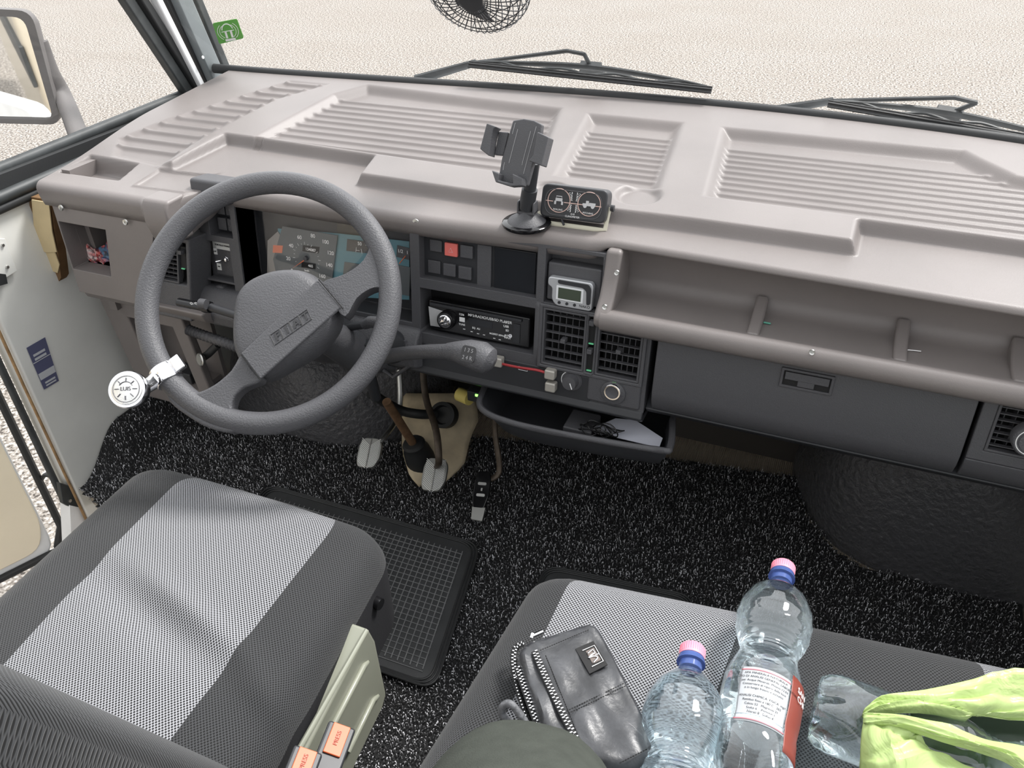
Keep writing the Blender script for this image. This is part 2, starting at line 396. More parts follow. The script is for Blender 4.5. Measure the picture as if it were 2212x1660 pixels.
# info sticker
stk = [XP(*p, XL + .002) for p in [(57, 752), (97, 729), (127, 823), (95, 842)]]
o = MB().prism(stk, (.0006, 0, 0)).build('notice_sticker', mat('sticker_blue', srgb(88, 90, 118), .5), wallL)
def st_pt(u, v): return (1 - v) * ((1 - u) * stk[0] + u * stk[1]) + v * ((1 - u) * stk[3] + u * stk[2])
m = MB()
for v0, v1, u0, u1 in ((.20, .25, .15, .8), (.29, .34, .15, .8), (.365, .38, 0, 1), (.63, .78, .02, .98), (.86, .90, .2, .85), (.93, .96, .2, .85)):
    m.prism([st_pt(u0, v0) + np.array([.0008, 0, 0]), st_pt(u1, v0) + np.array([.0008, 0, 0]), st_pt(u1, v1) + np.array([.0008, 0, 0]), st_pt(u0, v1) + np.array([.0008, 0, 0])], (.0003, 0, 0))
m.build('sticker_lines', mat('sticker_pale', srgb(190, 192, 196), .6), o)

# belt rails of the side window
ws2 = thing('window_2', 'driver side window in its black rubber frame', 'window', (XL, 1.0, .68)); ws2['kind'] = 'structure'
def rail(px0, px1, dx, r, mm, name, par, n=2, flat=1.0):
    return MB().tube([XP(*px0, XL + dx), XP(*px1, XL + dx)], r, 10, flat=flat).build(name, mm, par)
yb0, yb1 = .70, 1.52
zb = .693
for dz, dx, r, mm in ((.012, -.03, .012, M_SEAL), (-.006, -.012, .008, M_RUB), (-.024, .004, .012, M_SEAL), (-.042, .004, .010, M_RUB)):
    MB().tube([(XL + dx, yb0, zb + dz - .012), (XL + dx, yb1, zb + dz + .006)], r, 10).build('belt_rail', mm, ws2)
MB().aabb(XL - .035, XL - .004, .70, 1.50, .635, .698).build('belt_backing', M_RUB, ws2)
def srail(a, b, dx, w, mm, name, par):
    p, q = XP(*a, XL + dx), XP(*b, XL + dx); d = q - p; s_ = np.cross(d / np.linalg.norm(d), (1, 0, 0)) * w
    return MB().box(p - s_ / 2 - np.array([.012, 0, 0]), d, s_, (.024, 0, 0)).build(name, mm, par, bevel=.004)
srail((240, -50), (408, 205), -.02, .026, M_SEAL, 'frame_post', ws2)
srail((275, -50), (430, 200), -.01, .020, M_RUB, 'frame_post', ws2)
V = [(XL - .02, .70, .69), (XL - .02, 1.50, .70), tuple(XP(240, -50, XL - .02)), (XL - .02, .70, 1.25)]
obj('pane', V, [(0, 1, 2, 3)], glass_mat('side_glass'), ws2, smooth=False)
# A-pillar
pl = thing('trim_2', 'grey front pillar between side window and windshield', 'pillar', (XL, 1.5, .7)); pl['kind'] = 'structure'
srail((312, -50), (446, 215), .0, .017, M_WPAINT, 'white_strip', pl)
srail((335, -50), (462, 205), -.008, .024, M_RUB, 'pillar_groove', pl)
srail((370, -50), (480, 200), .012, .044, mat('pillar_grey', srgb(112, 118, 120), .5, var=.08, vscale=20), 'pillar_cover', pl)
srail((402, -50), (496, 175), .0, .022, M_SEAL, 'glass_channel', pl)
MB().lathe(XP(438, 124, XL + .024), (1, 0, 0), [(0, .004), (.002, .003)], 10).build('screw', M_WHITE, pl)

# ------------------------------------------------------------------ outside mirror
mxx = -1.64
mr_ = thing('wing_mirror', 'grey outside mirror on its arm beyond the side window', 'mirror', XP(170, 300, XL - .02))
M_MH = mat('faded_grey_plastic', srgb(102, 99, 98), .6, bump=.2, bscale=300)
base_ = XP(60, 140, mxx)
mn = np.array([.46, -.885, -.03]); mn /= np.linalg.norm(mn)
def MP(px, py, off=0.0): return hit(px, py, mn, mn @ base_ + off)
out = roundpoly([MP(-170, 10), MP(70, 22), MP(135, 268), MP(-120, 262)], .028, 5)
inn = roundpoly([MP(-160, 28), MP(54, 36), MP(118, 257), MP(-112, 252)], .022, 5)
n = len(out); V = [p + mn * .006 for p in out] + [p + mn * .006 for p in inn] + [p - mn * .004 for p in inn] + [p + mn * 0 - mn * .012 for p in out]
V += [(p * .86 + sum(out) / n * .14) - mn * .055 for p in out]
Fc = []
for i in range(n):
    j = (i + 1) % n
    for a, b2 in ((1, 0), (2, 1), (0, 3), (3, 4)): Fc.append((a * n + i, a * n + j, b2 * n + j, b2 * n + i))
Fc.append(tuple(4 * n + i for i in range(n)))
obj('housing', V, Fc, M_MH, mr_)
MB().prism([p - mn * .002 for p in inn], -mn * .002).build('mirror_glass', mat('mirror_silver', (.92, .92, .9), .02, metal=1), mr_)
P = spline([MP(88, 90, -.02), MP(112, 160, -.022), MP(140, 215, -.02), XP(182, 325, XL - .04)], 6)
MB().tube(P, [.017 + .008 * i / (len(P) - 1) for i in range(len(P))], 14, flat=.55).build('arm', M_MH, mr_)

# ------------------------------------------------------------------ van side (reflected in the mirror) and open door
vsd = MB().aabb(-1.60, -1.50, -4.2, -.10, -.40, 1.5).build('wall_outer', mat('cream_body_paint', srgb(196, 186, 168), .35, coat=.3), bevel=.02); struct(vsd, 'cream outer side of the van behind the driver door', 'van side')
MB().aabb(-1.612, -1.598, -4.2, -.10, .42, .56).build('side_moulding_strip', M_SEAL, vsd, bevel=.003)
dr = thing('door_1', 'open cab door with cream lining seen past the side panel', 'door', (-1.6, .86, -.3)); dr['kind'] = 'structure'
dd = np.array([-.42, -.9, 0]); dd /= np.linalg.norm(dd); dn = np.array([.9, -.42, 0]); dn /= np.linalg.norm(dn)
h0 = np.array([-1.60, .862, 0])
M_CREAM = mat('cream_lining', srgb(240, 228, 204), .55, var=.03, vscale=10, bump=.1, bscale=100)
def dp(s_, z, o=0.0): return h0 + dd * s_ + np.array([0, 0, z]) + dn * o
MB().prism(roundpoly([dp(.03, .62), dp(.03, -.25), dp(.9, -.27), dp(.9, .62)], .06), -dn * .05).build('door_shell', M_WPAINT, dr, bevel=.006)
MB().prism(roundpoly([dp(.035, .55), dp(.035, -.14), dp(.06, -.21), dp(.85, -.23), dp(.85, .55)], .05), dn * .008).build('lining', M_CREAM, dr, bevel=.003)
MB().prism(roundpoly([dp(.13, .06), dp(.13, -.04), dp(.20, -.06), dp(.7, -.02), dp(.7, .09)], .03), dn * .022).build('armrest', M_BLK2, dr, bevel=.006)
P = [dp(.0, .6, .006), dp(.0, -.17, .006), dp(.03, -.235, .006), dp(.9, -.25, .006)]
MB().tube(np.vstack([P[0], spline(P[1:3], 5), P[3]]), .009, 8).build('seal', M_RUB, dr)
cs = thing('door_check_strap', 'black hinged door check bracket between door and side panel', 'door check', XP(110, 1060, XL - .05))
m = MB().tube(spline([XP(88, 1040, -1.60), XP(100, 1025, -1.57), XP(122, 1035, -1.52), XP(128, 1060, -1.49)], 5), .008, 6, flat=.6).build('strap', M_RUB, cs)
MB().prism([XP(*p, -1.475) for p in [(120, 1040), (150, 1050), (168, 1090), (155, 1100), (128, 1085)]], (.012, 0, 0)).build('plate', M_SEAL, cs, bevel=.002)
MB().lathe(XP(150, 1082, -1.463), (1, 0, 0), [(0, .004), (.003, .004)], 10).build('bolt', M_STEEL, cs)
MB().prism([XP(*p, -1.49) for p in [(130, 1085), (160, 1092), (168, 1130), (160, 1300), (140, 1300)]], (.03, 0, 0)).build('lower_sill', M_WPAINT, cs)

# ================================================================== DASHBOARD
dash = thing('dashboard', 'wide brown and black moulded dashboard across the whole cab', 'dashboard', (-.46, 1.05, .3))
XD0, XD1 = -1.37, .48
def lip_y(x):
    # rear edge of the moulding (towards the seats)
    return np.interp(x, [-1.40, -1.12, -1.105, -1.055, -1.035, -.6, -.3, .5], [.966, .966, .955, .955, 1.045, 1.045, 1.055, 1.03])
def mesh_dash_top():
    nx, ny = 620, 230
    X = np.linspace(XD0, XD1, nx); S = np.linspace(0, 1, ny)
    XX, SS = np.meshgrid(X, S); Y0 = lip_y(XX) + .012; Y1 = YF(XX) + .012
    YY = Y0 + (Y1 - Y0) * SS
    px = lambda L, off=0.0: [DT(a, b, off)[:2] for a, b in L]
    # plateau polygon (front strip stays low)
    plat = px([(371, 357), (489, 300), (805, 348), (774, 388), (1162, 448), (1330, 468), (1480, 486), (1846, 536), (1856, 490), (2212, 538), (2700, 615)], .01) + [(.9, 2.2), (-2, 2.2)] + px([(100, 330)], .01)
    Z = .020 * sstep(sdf(XX, YY, plat), -.006, .007)
    Zl = .020 * sstep(YY - Y0, .02, .30); wl_ = sstep(XX, -1.19, -1.13); Z = Zl * (1 - wl_) + Z * wl_
    def pocket(L, depth, w=.012, off=.02):
        d = sdf(XX, YY, px(L, off)); return -depth * sstep(d, 0, w), d
    def ribs(L, mask, ys, h=.0028, w=.0042, inset=.012):
        r = np.zeros_like(XX)
        for yy in ys: r = np.maximum(r, np.exp(-((YY - yy) / w) ** 2))
        return h * r * sstep(mask, inset, inset + .006)
    P1 = [(640, 243), (718, 202), (795, 181), (1219, 232), (1162, 385), (545, 294)]
    P2 = [(1266, 242), (1482, 263), (1431, 410), (1190, 380)]
    P3 = [(1556, 272), (2085, 322), (2120, 340), (2195, 375), (2600, 440), (2700, 600), (2212, 514), (1515, 424)]
    for L, k, n_, dep in ((P1, 0, 9, .016), (P2, 1, 9, .015), (P3, 2, 9, .016)):
        q, d = pocket(L, dep, .026); Z += q
        yf = [DT(745, 222, .004)[1], DT(1266, 291, .004)[1], DT(1559, 326, .004)[1]][k]
        yr = [DT(700, 318, .004)[1], DT(1200, 375, .004)[1], DT(1527, 420, .004)[1]][k]
        ys = np.linspace(yf, yr, n_); Z += ribs(L, d, ys, inset=.016, h=.0046)
    # far slope of the pockets rises
    P0 = [(628, 172), (718, 181), (600, 215), (345, 345), (232, 322), (250, 290)]
    q, d = pocket(P0, .006, .02); Z += q
    ys = np.linspace(DT(350, 325, .01)[1], DT(690, 182, .01)[1], 13); Z += ribs(P0, d, ys, h=.006, w=.005, inset=.004)
    Z += pocket([(120, 372), (197, 338), (303, 357), (256, 391)], .030, .012, .0)[0] * 1.0
    q, d = pocket([(290, 402), (345, 368), (470, 380), (430, 420)], .003, .004, .0); Z += q; Z += .003 * np.exp(-(d / .003) ** 2)
    c = DT(1378, 432, .01); rr = np.hypot(XX - c[0], YY - c[1]); Z -= .010 * sstep(-rr, -.040, -.026)
    c = DT(1185, 425, .01); rr = np.hypot(XX - c[0], YY - c[1]); Z -= .006 * sstep(-rr, -.036, -.026)
    # tray on the left is cut in a level pad: fade plateau there
    ZZ = TZ(YY) + Z
    return X, XX, YY, ZZ
X, XX, YY, ZZ = mesh_dash_top()
nx = len(X); rows = [np.stack([XX[r], YY[r], ZZ[r]], 1) for r in range(XX.shape[0])]
# rounded rear lip turning down
R = .016; lip = []
yl = lip_y(X); z0 = ZZ[0]
drop = np.interp(X, [-1.37, -1.12, -1.10, -1.055, -1.03, -.32, -.30, .5], [.03, .03, .055, .055, .020, .018, .001, .001])
R = np.interp(X, [-1.4, -.33, -.29, .5], [.016, .016, .010, .010])
for a in np.linspace(80, 0, 6):
    t = math.radians(a); lip.append(np.stack([X, yl + .012 - R * math.cos(t), z0 - R + R * math.sin(t)], 1))
lip = lip[::1]
low = [np.stack([X, yl + .012 - R + .004 * k + .002, z0 - R - drop * (k + 1) / 2], 1) for k in range(2)]
back = [np.stack([X, yl + .035, z0 - R - drop - .002], 1)]
allr = back + low[::-1] + lip[::-1] + rows
V = np.concatenate(allr); top = obj('moulded_top', V, grid_faces(len(allr), nx), M_TOP, dash, uv=np.zeros((len(V), 2)))
# left end cap and thickness are given by the side moulding below
# ---- brown side moulding (left end)
yb = .968
def rectpoly(x0, x1, z0, z1, y): return [(x0, y, z0), (x1, y, z0), (x1, y, z1), (x0, y, z1)]
def plate_holes(name, us, vs, holes, to3, depth, m, parent, bevel=.003, **k):
    """plate in (u,v) with rectangular holes; to3(u,v,o) maps to space, o=0 front, o=-depth back"""
    U = sorted(set(us + [h[0] for h in holes] + [h[1] for h in holes])); Vv = sorted(set(vs + [h[2] for h in holes] + [h[3] for h in holes]))
    keep = [[not any(h[0] - 1e-9 <= (U[i] + U[i + 1]) / 2 <= h[1] and h[2] <= (Vv[j] + Vv[j + 1]) / 2 <= h[3] for h in holes) for j in range(len(Vv) - 1)] for i in range(len(U) - 1)]
    nu, nv = len(U), len(Vv); V = [to3(u, v, 0) for u in U for v in Vv] + [to3(u, v, -depth) for u in U for v in Vv]
    f = []; N = nu * nv
    kp = lambda i, j: 0 <= i < nu - 1 and 0 <= j < nv - 1 and keep[i][j]
    for i in range(nu - 1):
        for j in range(nv - 1):
            if not keep[i][j]: continue
            a, b2, c, d = i * nv + j, (i + 1) * nv + j, (i + 1) * nv + j + 1, i * nv + j + 1
            f += [(a, b2, c, d), (a + N, d + N, c + N, b2 + N)]
            if not kp(i - 1, j): f.append((a, d, d + N, a + N))
            if not kp(i + 1, j): f.append((b2, b2 + N, c + N, c))
            if not kp(i, j - 1): f.append((a, a + N, b2 + N, b2))
            if not kp(i, j + 1): f.append((d, c, c + N, d + N))
    return obj(name, V, f, m, parent, bevel=bevel, seg=3, **k)
def LP(px, py, y=yb): q = YP(px, py, y); return q[0], q[2]
hx0, hz1 = LP(122, 468); hx1, hz0 = LP(253, 572)
to3 = lambda u, v, o: np.array([u + (v - .62) * .42 * max(0, (u + 1.355)) / .24, yb + (v - .62) * .05 - o, v])
# left outer panel with the storage pocket
side = plate_holes('side_moulding', [-1.355, -1.118], [.470, .655], [(hx0, hx1, .520, .617)], to3, .05, M_BRN, dash, bevel=.005)
m = MB(); m.aabb(hx0 - .01, hx1 + .01, yb + .12, yb + .13, .50, .64).aabb(hx0 - .012, hx0, yb + .03, yb + .13, .50, .64).aabb(hx1, hx1 + .012, yb + .03, yb + .13, .50, .64).aabb(hx0 - .01, hx1 + .01, yb + .03, yb + .13, .512, .520).aabb(hx0 - .01, hx1 + .01, yb + .03, yb + .13, .617, .63)
m.build('pocket', M_BRN, side)
for p in [(132, 449), (271, 480)]:
    c = YP(*p, yb - .006); MB().lathe(c, (0, -1, .1), [(0, .006), (.002, .005), (.0015, .002), (-.002, .001)], 12).build('screw', M_STEEL, side)
# underside of the side moulding running down to the kick panel
def sweep_pts(name, prof, x0, x1, m, parent, **k): return sweep_x(prof, x0, x1, m, name, parent, **k)
sweep_pts('side_underside', [(yb - .004, .475), (yb + .004, .455), (yb + .05, .425), (yb + .12, .40), (yb + .12, .48), (yb + .03, .48)], -1.355, -1.05, M_BRN, dash, bevel=.004)
MB().aabb(-1.36, -1.34, yb + .05, 1.55, .40, .70).build('end_cap', M_BRN, dash)
# kick panel with lower pocket (brown), between floor and dash
ky = 1.03
kx0, kx1 = LP(235, 700, ky)[0], LP(425, 830, ky)[0]
q0 = LP(268, 692, ky); q1 = LP(398, 832, ky)
to3k = lambda u, v, o: np.array([u, ky + (.40 - v) * .10 - o, v])
kick = plate_holes('kick_panel', [-1.40, kx1 + .012], [.14, .43], [(q0[0] + .01, kx1 - .025, .205, .375)], to3k, .02, M_BRN, dash, bevel=.005)
MB().aabb(-1.37, kx1 - .01, ky + .09, ky + .1, .15, .40).aabb(q0[0], kx1 - .02, ky + .02, ky + .1, .195, .207).build('lower_pocket', M_BRN, kick)
MB().aabb(-1.31, -1.24, ky + .03, ky + .07, .208, .235).build('fuse_box', M_BLK2, kick, bevel=.003)
# masking tape patch
tp = thing('masking_tape', 'torn beige masking tape between the dashboard end and side panel', 'tape', (-1.40, .99, .53))
m = MB(); pts = [(68, 432), (105, 438), (112, 500), (122, 545), (78, 545)]
m.prism([YP(*p, .985) for p in pts], (0, .002, 0)).prism([YP(*p, .988) for p in [(86, 545), (118, 545), (128, 572), (124, 590), (108, 584), (100, 595), (88, 575)]], (0, .002, 0))
m.build('strip', mat('beige_tape', srgb(205, 186, 146), .7, var=.06, vscale=30, bump=.2, bscale=80), tp)
MB().prism([YP(*p, .992) for p in [(62, 425), (110, 432), (132, 600), (125, 612), (85, 585), (75, 560)]], (0, .02, 0)).build('backing_board', mat('bare_wood_board', srgb(120, 92, 62), .8, var=.2, vscale=30), tp)

# ---- bulge block over the left vents, black housing
sweep_pts('vent_hood', [(.957, .700), (.949, .688), (.947, .66), (.952, .635), (.962, .622), (1.0, .622), (1.0, .70)], -1.105, -1.048, M_BRN, dash, bevel=.006)
# left vent: plate plane slightly nearer than the cluster face
VO = .045
vr = FRect((327, 514), (428, 622), VO)
def fto3(off): return lambda u, v, o: F3(u, v, off + o)
vx0, vx1, vs0, vs1 = vr
vhous = plate_holes('left_housing', [vx0 - .012, vx1 + .010], [vs0 - .01, vs1 + .075], [vr], fto3(VO), .06, M_GREY, dash, bevel=.004)
def vent(rect, off, nh, nv, parent, name='air_vent', stag=.3):
    x0, x1, s0, s1 = rect; r = plate_holes(name, [x0, x1], [s0, s1], [(x0 + .004, x1 - .004, s0 + .004, s1 - .004)], fto3(off + .001), .012, M_BLK, parent, bevel=.0015)
    MB().frect((x0, x1, s0, s1), off - .050, off - .045).build('duct', M_DEEP, r)
    w, h = x1 - x0 - .008, s1 - s0 - .008
    m = MB()
    for i in range(nh):
        s = s0 + .004 + h * (i + .5) / nh; a = F3(x0 + .003, s, off - .012); m.box(a, FX * (w + .002), FN * .006 + FS * .0005, FS * .0014)
    m.build('horizontal_slats', M_GREY, r)
    m = MB()
    for j in range(nv):
        x = x0 + .004 + w * (j + .5) / nv; m.box(F3(x, s0 + .003, off - .030), FX * .0014, FN * .012 + FX * .002, FS * (h + .002))
    m.build('upright_slats', M_BLK, r)
    return r
v1 = vent((vx0, vx1 - .016, vs0, vs1), VO, 8, 6, dash)
def slider(x, s0, s1, off, parent, pos=.2, green=True):
    r = MB().frect((x - .006, x + .006, s0, s1), off - .01, off - .004).build('slider_slot', M_DEEP, parent)
    s = s0 + (s1 - s0) * pos; MB().frect((x - .004, x + .004, s - .004, s + .004), off - .006, off + .006).build('slider_knob', M_BLK, r, bevel=.001)
    if green: MB().frect((x - .004, x + .004, s1 - .002, s1), off - .004, off - .002).build('green_mark', mat('green_mark', srgb(120, 225, 165), .4), r)
slider(vx1 - .008, vs0 + .008, vs1 - .03, VO, dash)
def shear(o, k):
    for v in o.data.vertices:
        s_ = .70 - (v.co.z + dash.location.z); v.co.x -= k * max(0, s_)
    for c in o.children: shear(c, k)
for o_ in [vhous, v1] + [o for o in dash.children if o.name.startswith('slider_slot')]: shear(o_, .16)

# ---- main black face with openings
fx0, _ = FP(432, 560); 
colr = FRect((446, 436), (503, 516)); tog = FRect((436, 530), (506, 612)); knb = (tog[0], tog[1], tog[3] + .004, tog[3] + .075)
clu = FRect((512, 437), (888, 690)); 
cx0, cx1 = FP(512, 500)[0], FP(887, 600)[0]
rec = FRect((904, 495), (1157, 645)); rad = FRect((899, 620), (1146, 766)); clk = FRect((1180, 537), (1294, 674))
v2 = FRect((1168, 668), (1388, 816)); 
cst = .190
fxr = clk[1] + .010; VS0, VS1 = .118, .215
holes = [(colr[0] - .002, colr[1], .02, colr[3]), (tog[0], tog[1], colr[3] + .012, tog[3]), knb,
         (cx0, cx1, .022, cst), rec, rad, clk]
vL = FRect((1174, 677), (1262, 783), .002)[0]; vR = FRect((1293, 704), (1382, 806), .002)[1]
holes.append((vL - .001, fxr, VS0 - .001, VS1))
Sbot = .275
rec = (rec[0], rec[1], .022, rec[3]); clk = (clk[0], clk[1], .022, clk[3]); rad = (rec[0], rec[1], rad[2], rad[3]); holes[4:7] = [rec, rad, clk]
gx0 = FP(1410, 720)[0]
face = plate_holes('centre_face', [colr[0] - .014, fxr], [.016, Sbot], holes, fto3(0), .055, M_BLK, dash, bevel=.004)
plate_holes('vent_surround', [fxr, gx0], [.104, Sbot], [(fxr, vR + .001, VS0 - .001, VS1)], fto3(0), .055, M_BLK, dash, bevel=.002)
MB().frect((colr[0] - .016, cx0 + .004, -.012, .030), -.03, .020).build('bezel_hood', M_BLK, dash, bevel=.007, seg=4)
# backs of the openings
def back(r, off, name, m=M_BLK2, par=None): return MB().frect((r[0] - .004, r[1] + .004, r[2] - .004, r[3] + .004), off - .006, off).build(name, m, par or face)
back(holes[0], -.028, 'switch_bay'); back(holes[1], -.022, 'toggle_plate', M_BLK); back(knb, -.03, 'knob_bay', M_DEEP)
# rocker switches left
def button(r, off, h, m, name='rocker_switch', par=None, bev=.0015): return MB().frect(r, off, off + h).build(name, m, par or face, bevel=bev)
xa, xb, sa, sb = holes[0]; wq = (xb - xa) / 2
for i in range(2):
    for j in range(2):
        x0 = xa + .004 + i * (wq - .003); s0 = sa + .016 + j * ((sb - sa - .016) / 2)
        bt = button((x0, x0 + wq - .006, s0, s0 + (sb - sa - .016) / 2 - .006), -.028, .010, M_GREY)
        if i == 1 and j == 0: text('0', F3(x0 + .012, s0 + .012, -.017), FX, -FS, .008, M_WHITE, 'marking', bt)
# toggle
xa, xb, sa, sb = holes[1]
c0, c1 = (xa + xb) / 2 + .006, (sa + sb) / 2
tg = MB().frect((xa + .010, xb - .002, sa + .006, sb - .004), -.022, -.018).build('switch_plate', M_GREY, face, bevel=.001)
MB().frect((xa + .010, xb - .002, sa + .006, sa + .020), -.018, -.0172).frect((xa + .010, xa + .018, sa + .006, sa + .032), -.018, -.0172).frect((xa + .013, xa + .023, sb - .026, sb - .013), -.018, -.0172).build('paper_label', mat('paper_white', srgb(225, 225, 222), .6), tg)
text('PORTELLO MANUALE', F3((xa + xb) / 2 + .004, sa + .012, -.0172), FX, -FS, .0042, M_DEEP, 'label_text', tg)
text('OFF', F3(xa + .014, sa + .026, -.0172), FX, -FS, .0035, M_DEEP, 'label_text', tg)
text('ON', F3(xa + .018, sb - .020, -.0172), FX, -FS, .0035, M_DEEP, 'label_text', tg)
MB().lathe(F3(c0, c1, -.018), FN, [(0, .0065), (.002, .0065), (.002, .005), (.006, .0045), (.007, .003)], 6).build('toggle_nut', M_CHR, tg)
MB().tube([F3(c0, c1, -.014), F3(c0 - .010, c1 + .001, .002)], [.0015, .003], 10).build('toggle_lever', M_CHR, tg)
# Z knob and small knob
q = FP(474, 633, .0)
kn = MB().lathe(F3(q[0], q[1], -.03), FN, [(0, .015), (.026, .0145), (.029, .0135), (.030, .012), (.030, 0)], 28).build('round_knob', M_BLK, face)
MB().lathe(F3(q[0], q[1], .0002), FN, [(-.0006, .0115), (.0004, .0115), (.0006, .011), (.0006, 0)], 28).build('knob_face', M_GREY, kn)
m = MB(); zz = [(-.005, -.006), (.003, -.005), (-.004, .004), (.005, .006)]
m.tube([F3(q[0] + a, q[1] + b2, .0012) for a, b2 in zz], .0005, 5).build('marking', M_WHITE, kn)
q2 = FP(492, 664, -.01); MB().lathe(F3(q2[0], q2[1], -.03), FN, [(0, .011), (.02, .010), (.021, 0)], 24).build('round_knob', M_BLK2, face)
bx = FRect((519, 643), (600, 690)); back(bx, .004, 'blank_tray', M_BLK2)

# ---- instrument cluster
CB = -.050
clx0, clx1 = cx0, cx1
cl = MB().frect((clx0 - .01, clx1 + .01, .012, cst + .01), CB - .012, CB - .004).build('instrument_cluster', M_BLK2, face)
# housing walls
m = MB().frect((clx0 - .004, clx0, .01, cst), CB, -.004).frect((clx1, clx1 + .004, .01, cst), CB, -.004).frect((clx0, clx1, cst, cst + .004), CB, -.004).frect((clx0, clx1, .012, .02), CB, -.004)
m.build('cluster_walls', M_BLK2, cl)
def CP(px, py, off=CB): return FP(px, py, off)
M_BLUE = mat('teal_dial_panel', srgb(98, 142, 154), .5)
M_DIAL = mat('grey_dial', srgb(98, 102, 104), .5)
def cpoly(L, off, m, name, par, th=.001):
    return MB().prism([F3(*CP(a, b2, off), off) for a, b2 in L], -FN * th).build(name, m, par, smooth=False)
teal = cpoly([(600, 494), (735, 505), (884, 522), (884, 648), (720, 640), (600, 600)], CB + .002, M_BLUE, 'teal_panel', cl)
dial = cpoly([(610, 489), (729, 509), (716, 615), (560, 600), (596, 590), (590, 560)], CB + .005, M_DIAL, 'speed_dial', cl)
cpoly([(578, 520), (600, 500), (612, 520), (606, 560), (620, 600), (577, 590)], CB + .004, mat('warning_strip', srgb(150, 146, 142), .5), 'warning_lamp_strip', cl)
cpoly([(590, 530), (611, 531), (609, 547), (589, 546)], CB + .0056, mat('orange_lens', srgb(224, 128, 96), .4), 'warning_lamp', cl)
def ctext(s, px, py, size, off=CB + .0052, m=M_WHITE, par=None, name='numeral'):
    u, v = CP(px, py, off); return text(s, F3(u, v, off), FX, -FS, size, m, name, par or dial, depth=.0002, lift=.0003, offset=.00015)
for s, a, b2 in (('0', 631, 585), ('20', 623, 559), ('40', 629, 531), ('60', 647, 513), ('80', 676, 510), ('100', 703, 523), ('120', 714, 547), ('140', 711, 573), ('160', 696, 597)):
    ctext(s, a, b2, .0098)
ctext('km/h', 663, 585, .005)
cc = np.array(CP(666, 556)); m = MB()
for k in range(17):
    a = math.radians(218 - 15.6 * k); l = .005 if k % 2 == 0 else .0025
    d_ = np.array([math.cos(a), -math.sin(a)]); p0 = cc + d_ * .0255; p1 = cc + d_ * (.0255 + l)
    m.tube([F3(*p0, CB + .0055), F3(*p1, CB + .0055)], .0004, 4)
m.build('scale_marks', M_WHITE, dial)
cpoly([(654, 530), (690, 534), (688, 548), (653, 543)], CB + .0055, M_DEEP, 'odometer_window', dial); ctext('134087', 671, 540, .0075, CB + .0058)
cpoly([(652, 566), (682, 570), (681, 582), (651, 578)], CB + .0055, M_DEEP, 'trip_window', dial); ctext('465', 671, 575, .0072, CB + .0058)
MB().prism([F3(cc[0] + .0018, cc[1] - .001, CB + .009), F3(cc[0] + .001, cc[1] + .002, CB + .009), F3(*CP(638, 577), CB + .009)], FN * .0008).build('needle', M_ORG, dial)
MB().lathe(F3(*cc, CB + .005), FN, [(0, .0045), (.006, .004), (.0065, 0)], 16).build('needle_hub', M_BLK, dial)
MB().lathe(F3(*CP(652, 592), CB + .005), FN, [(0, .003), (.004, .003), (.0045, 0)], 12).build('reset_button', M_GLOS, dial)
for (a, b2, c, d_) in ((750, 517, 806, 547), (858, 530, 886, 560)):
    gpl = cpoly([(a, b2), (c, b2 + 7), (c - 2, d_ + 2), (a - 2, d_ - 5)], CB + .004, M_BLK, 'small_gauge', cl)
ctext('50', 777, 527, .0085, CB + .0045, par=gpl); ctext('90', 793, 528, .0085, CB + .0045, par=gpl); ctext('1/2', 865, 543, .0085, CB + .0045, par=gpl); ctext('1', 880, 546, .0085, CB + .0045, par=gpl)
MB().tube([F3(*CP(786, 546), CB + .006), F3(*CP(784, 536), CB + .006)], .0006, 4).tube([F3(*CP(780, 540), CB + .005), F3(*CP(772, 539), CB + .005)], .0005, 4).tube([F3(*CP(773, 533), CB + .005), F3(*CP(772, 543), CB + .005)], .0005, 4).build('temperature_symbol', M_WHITE, gpl)
MB().tube([F3(*CP(866, 568), CB + .006), F3(*CP(880, 551), CB + .006)], .0008, 4).build('needle', M_ORG, gpl)
cpoly([(744, 566), (800, 575), (795, 630), (738, 620)], CB + .004, M_DIAL, 'blank_gauge', cl)
cpoly([(845, 570), (886, 578), (884, 640), (842, 632)], CB + .004, M_DIAL, 'blank_gauge', cl)
MB().frect((clx0 + .004, clx1 - .002, .024, cst - .004), CB + .012, CB + .0135).build('clear_lens', glass_mat('lens'), cl)

# ---- centre recess: switches, blank, dark screen
RB = -.018
rb = back(rec, RB, 'switch_panel', M_BLK2)
bts = [((925, 516), (954, 549)), ((959, 522), (989, 558)), ((993, 527), (1022, 562)), ((921, 560), (951, 596)), ((956, 567), (985, 601)), ((989, 573), (1019, 608))]
for i, (a, b2) in enumerate(bts):
    r = FRect(a, b2, RB + .005)
    bt = button((r[0] + .001, r[1] - .001, r[2] + .001, r[3] - .001), RB, .006 if i not in (0, 3) else .003, mat('salmon_switch', srgb(222, 112, 104), .45) if i == 1 else M_BLK, 'hazard_switch' if i == 1 else 'blank_switch', rb)
    if i == 1:
        bt['label'] = 'red hazard light switch'; c = ((r[0] + r[1]) / 2, (r[2] + r[3]) / 2 + .001)
        tri = [F3(c[0] + a2 * .0042, c[1] - b3 * .0042, RB + .0064) for a2, b3 in ((0, 1), (-.9, -.7), (.9, -.7))]
        MB().tube(tri, .00028, 4, closed=True, up=FN).build('triangle_mark', M_WHITE, bt)
r = FRect((1031, 527), (1060, 622), RB + .004); button(r, RB, .005, M_BLK, 'blank_cover', rb)
r = FRect((1067, 533), (1154, 640), RB + .004); button(r, RB, .003, mat('dark_screen', srgb(34, 36, 40), .18), 'dark_screen', rb)
# radio bay
RD = -.03
back(rad, RD - .01, 'radio_bay', M_DEEP)
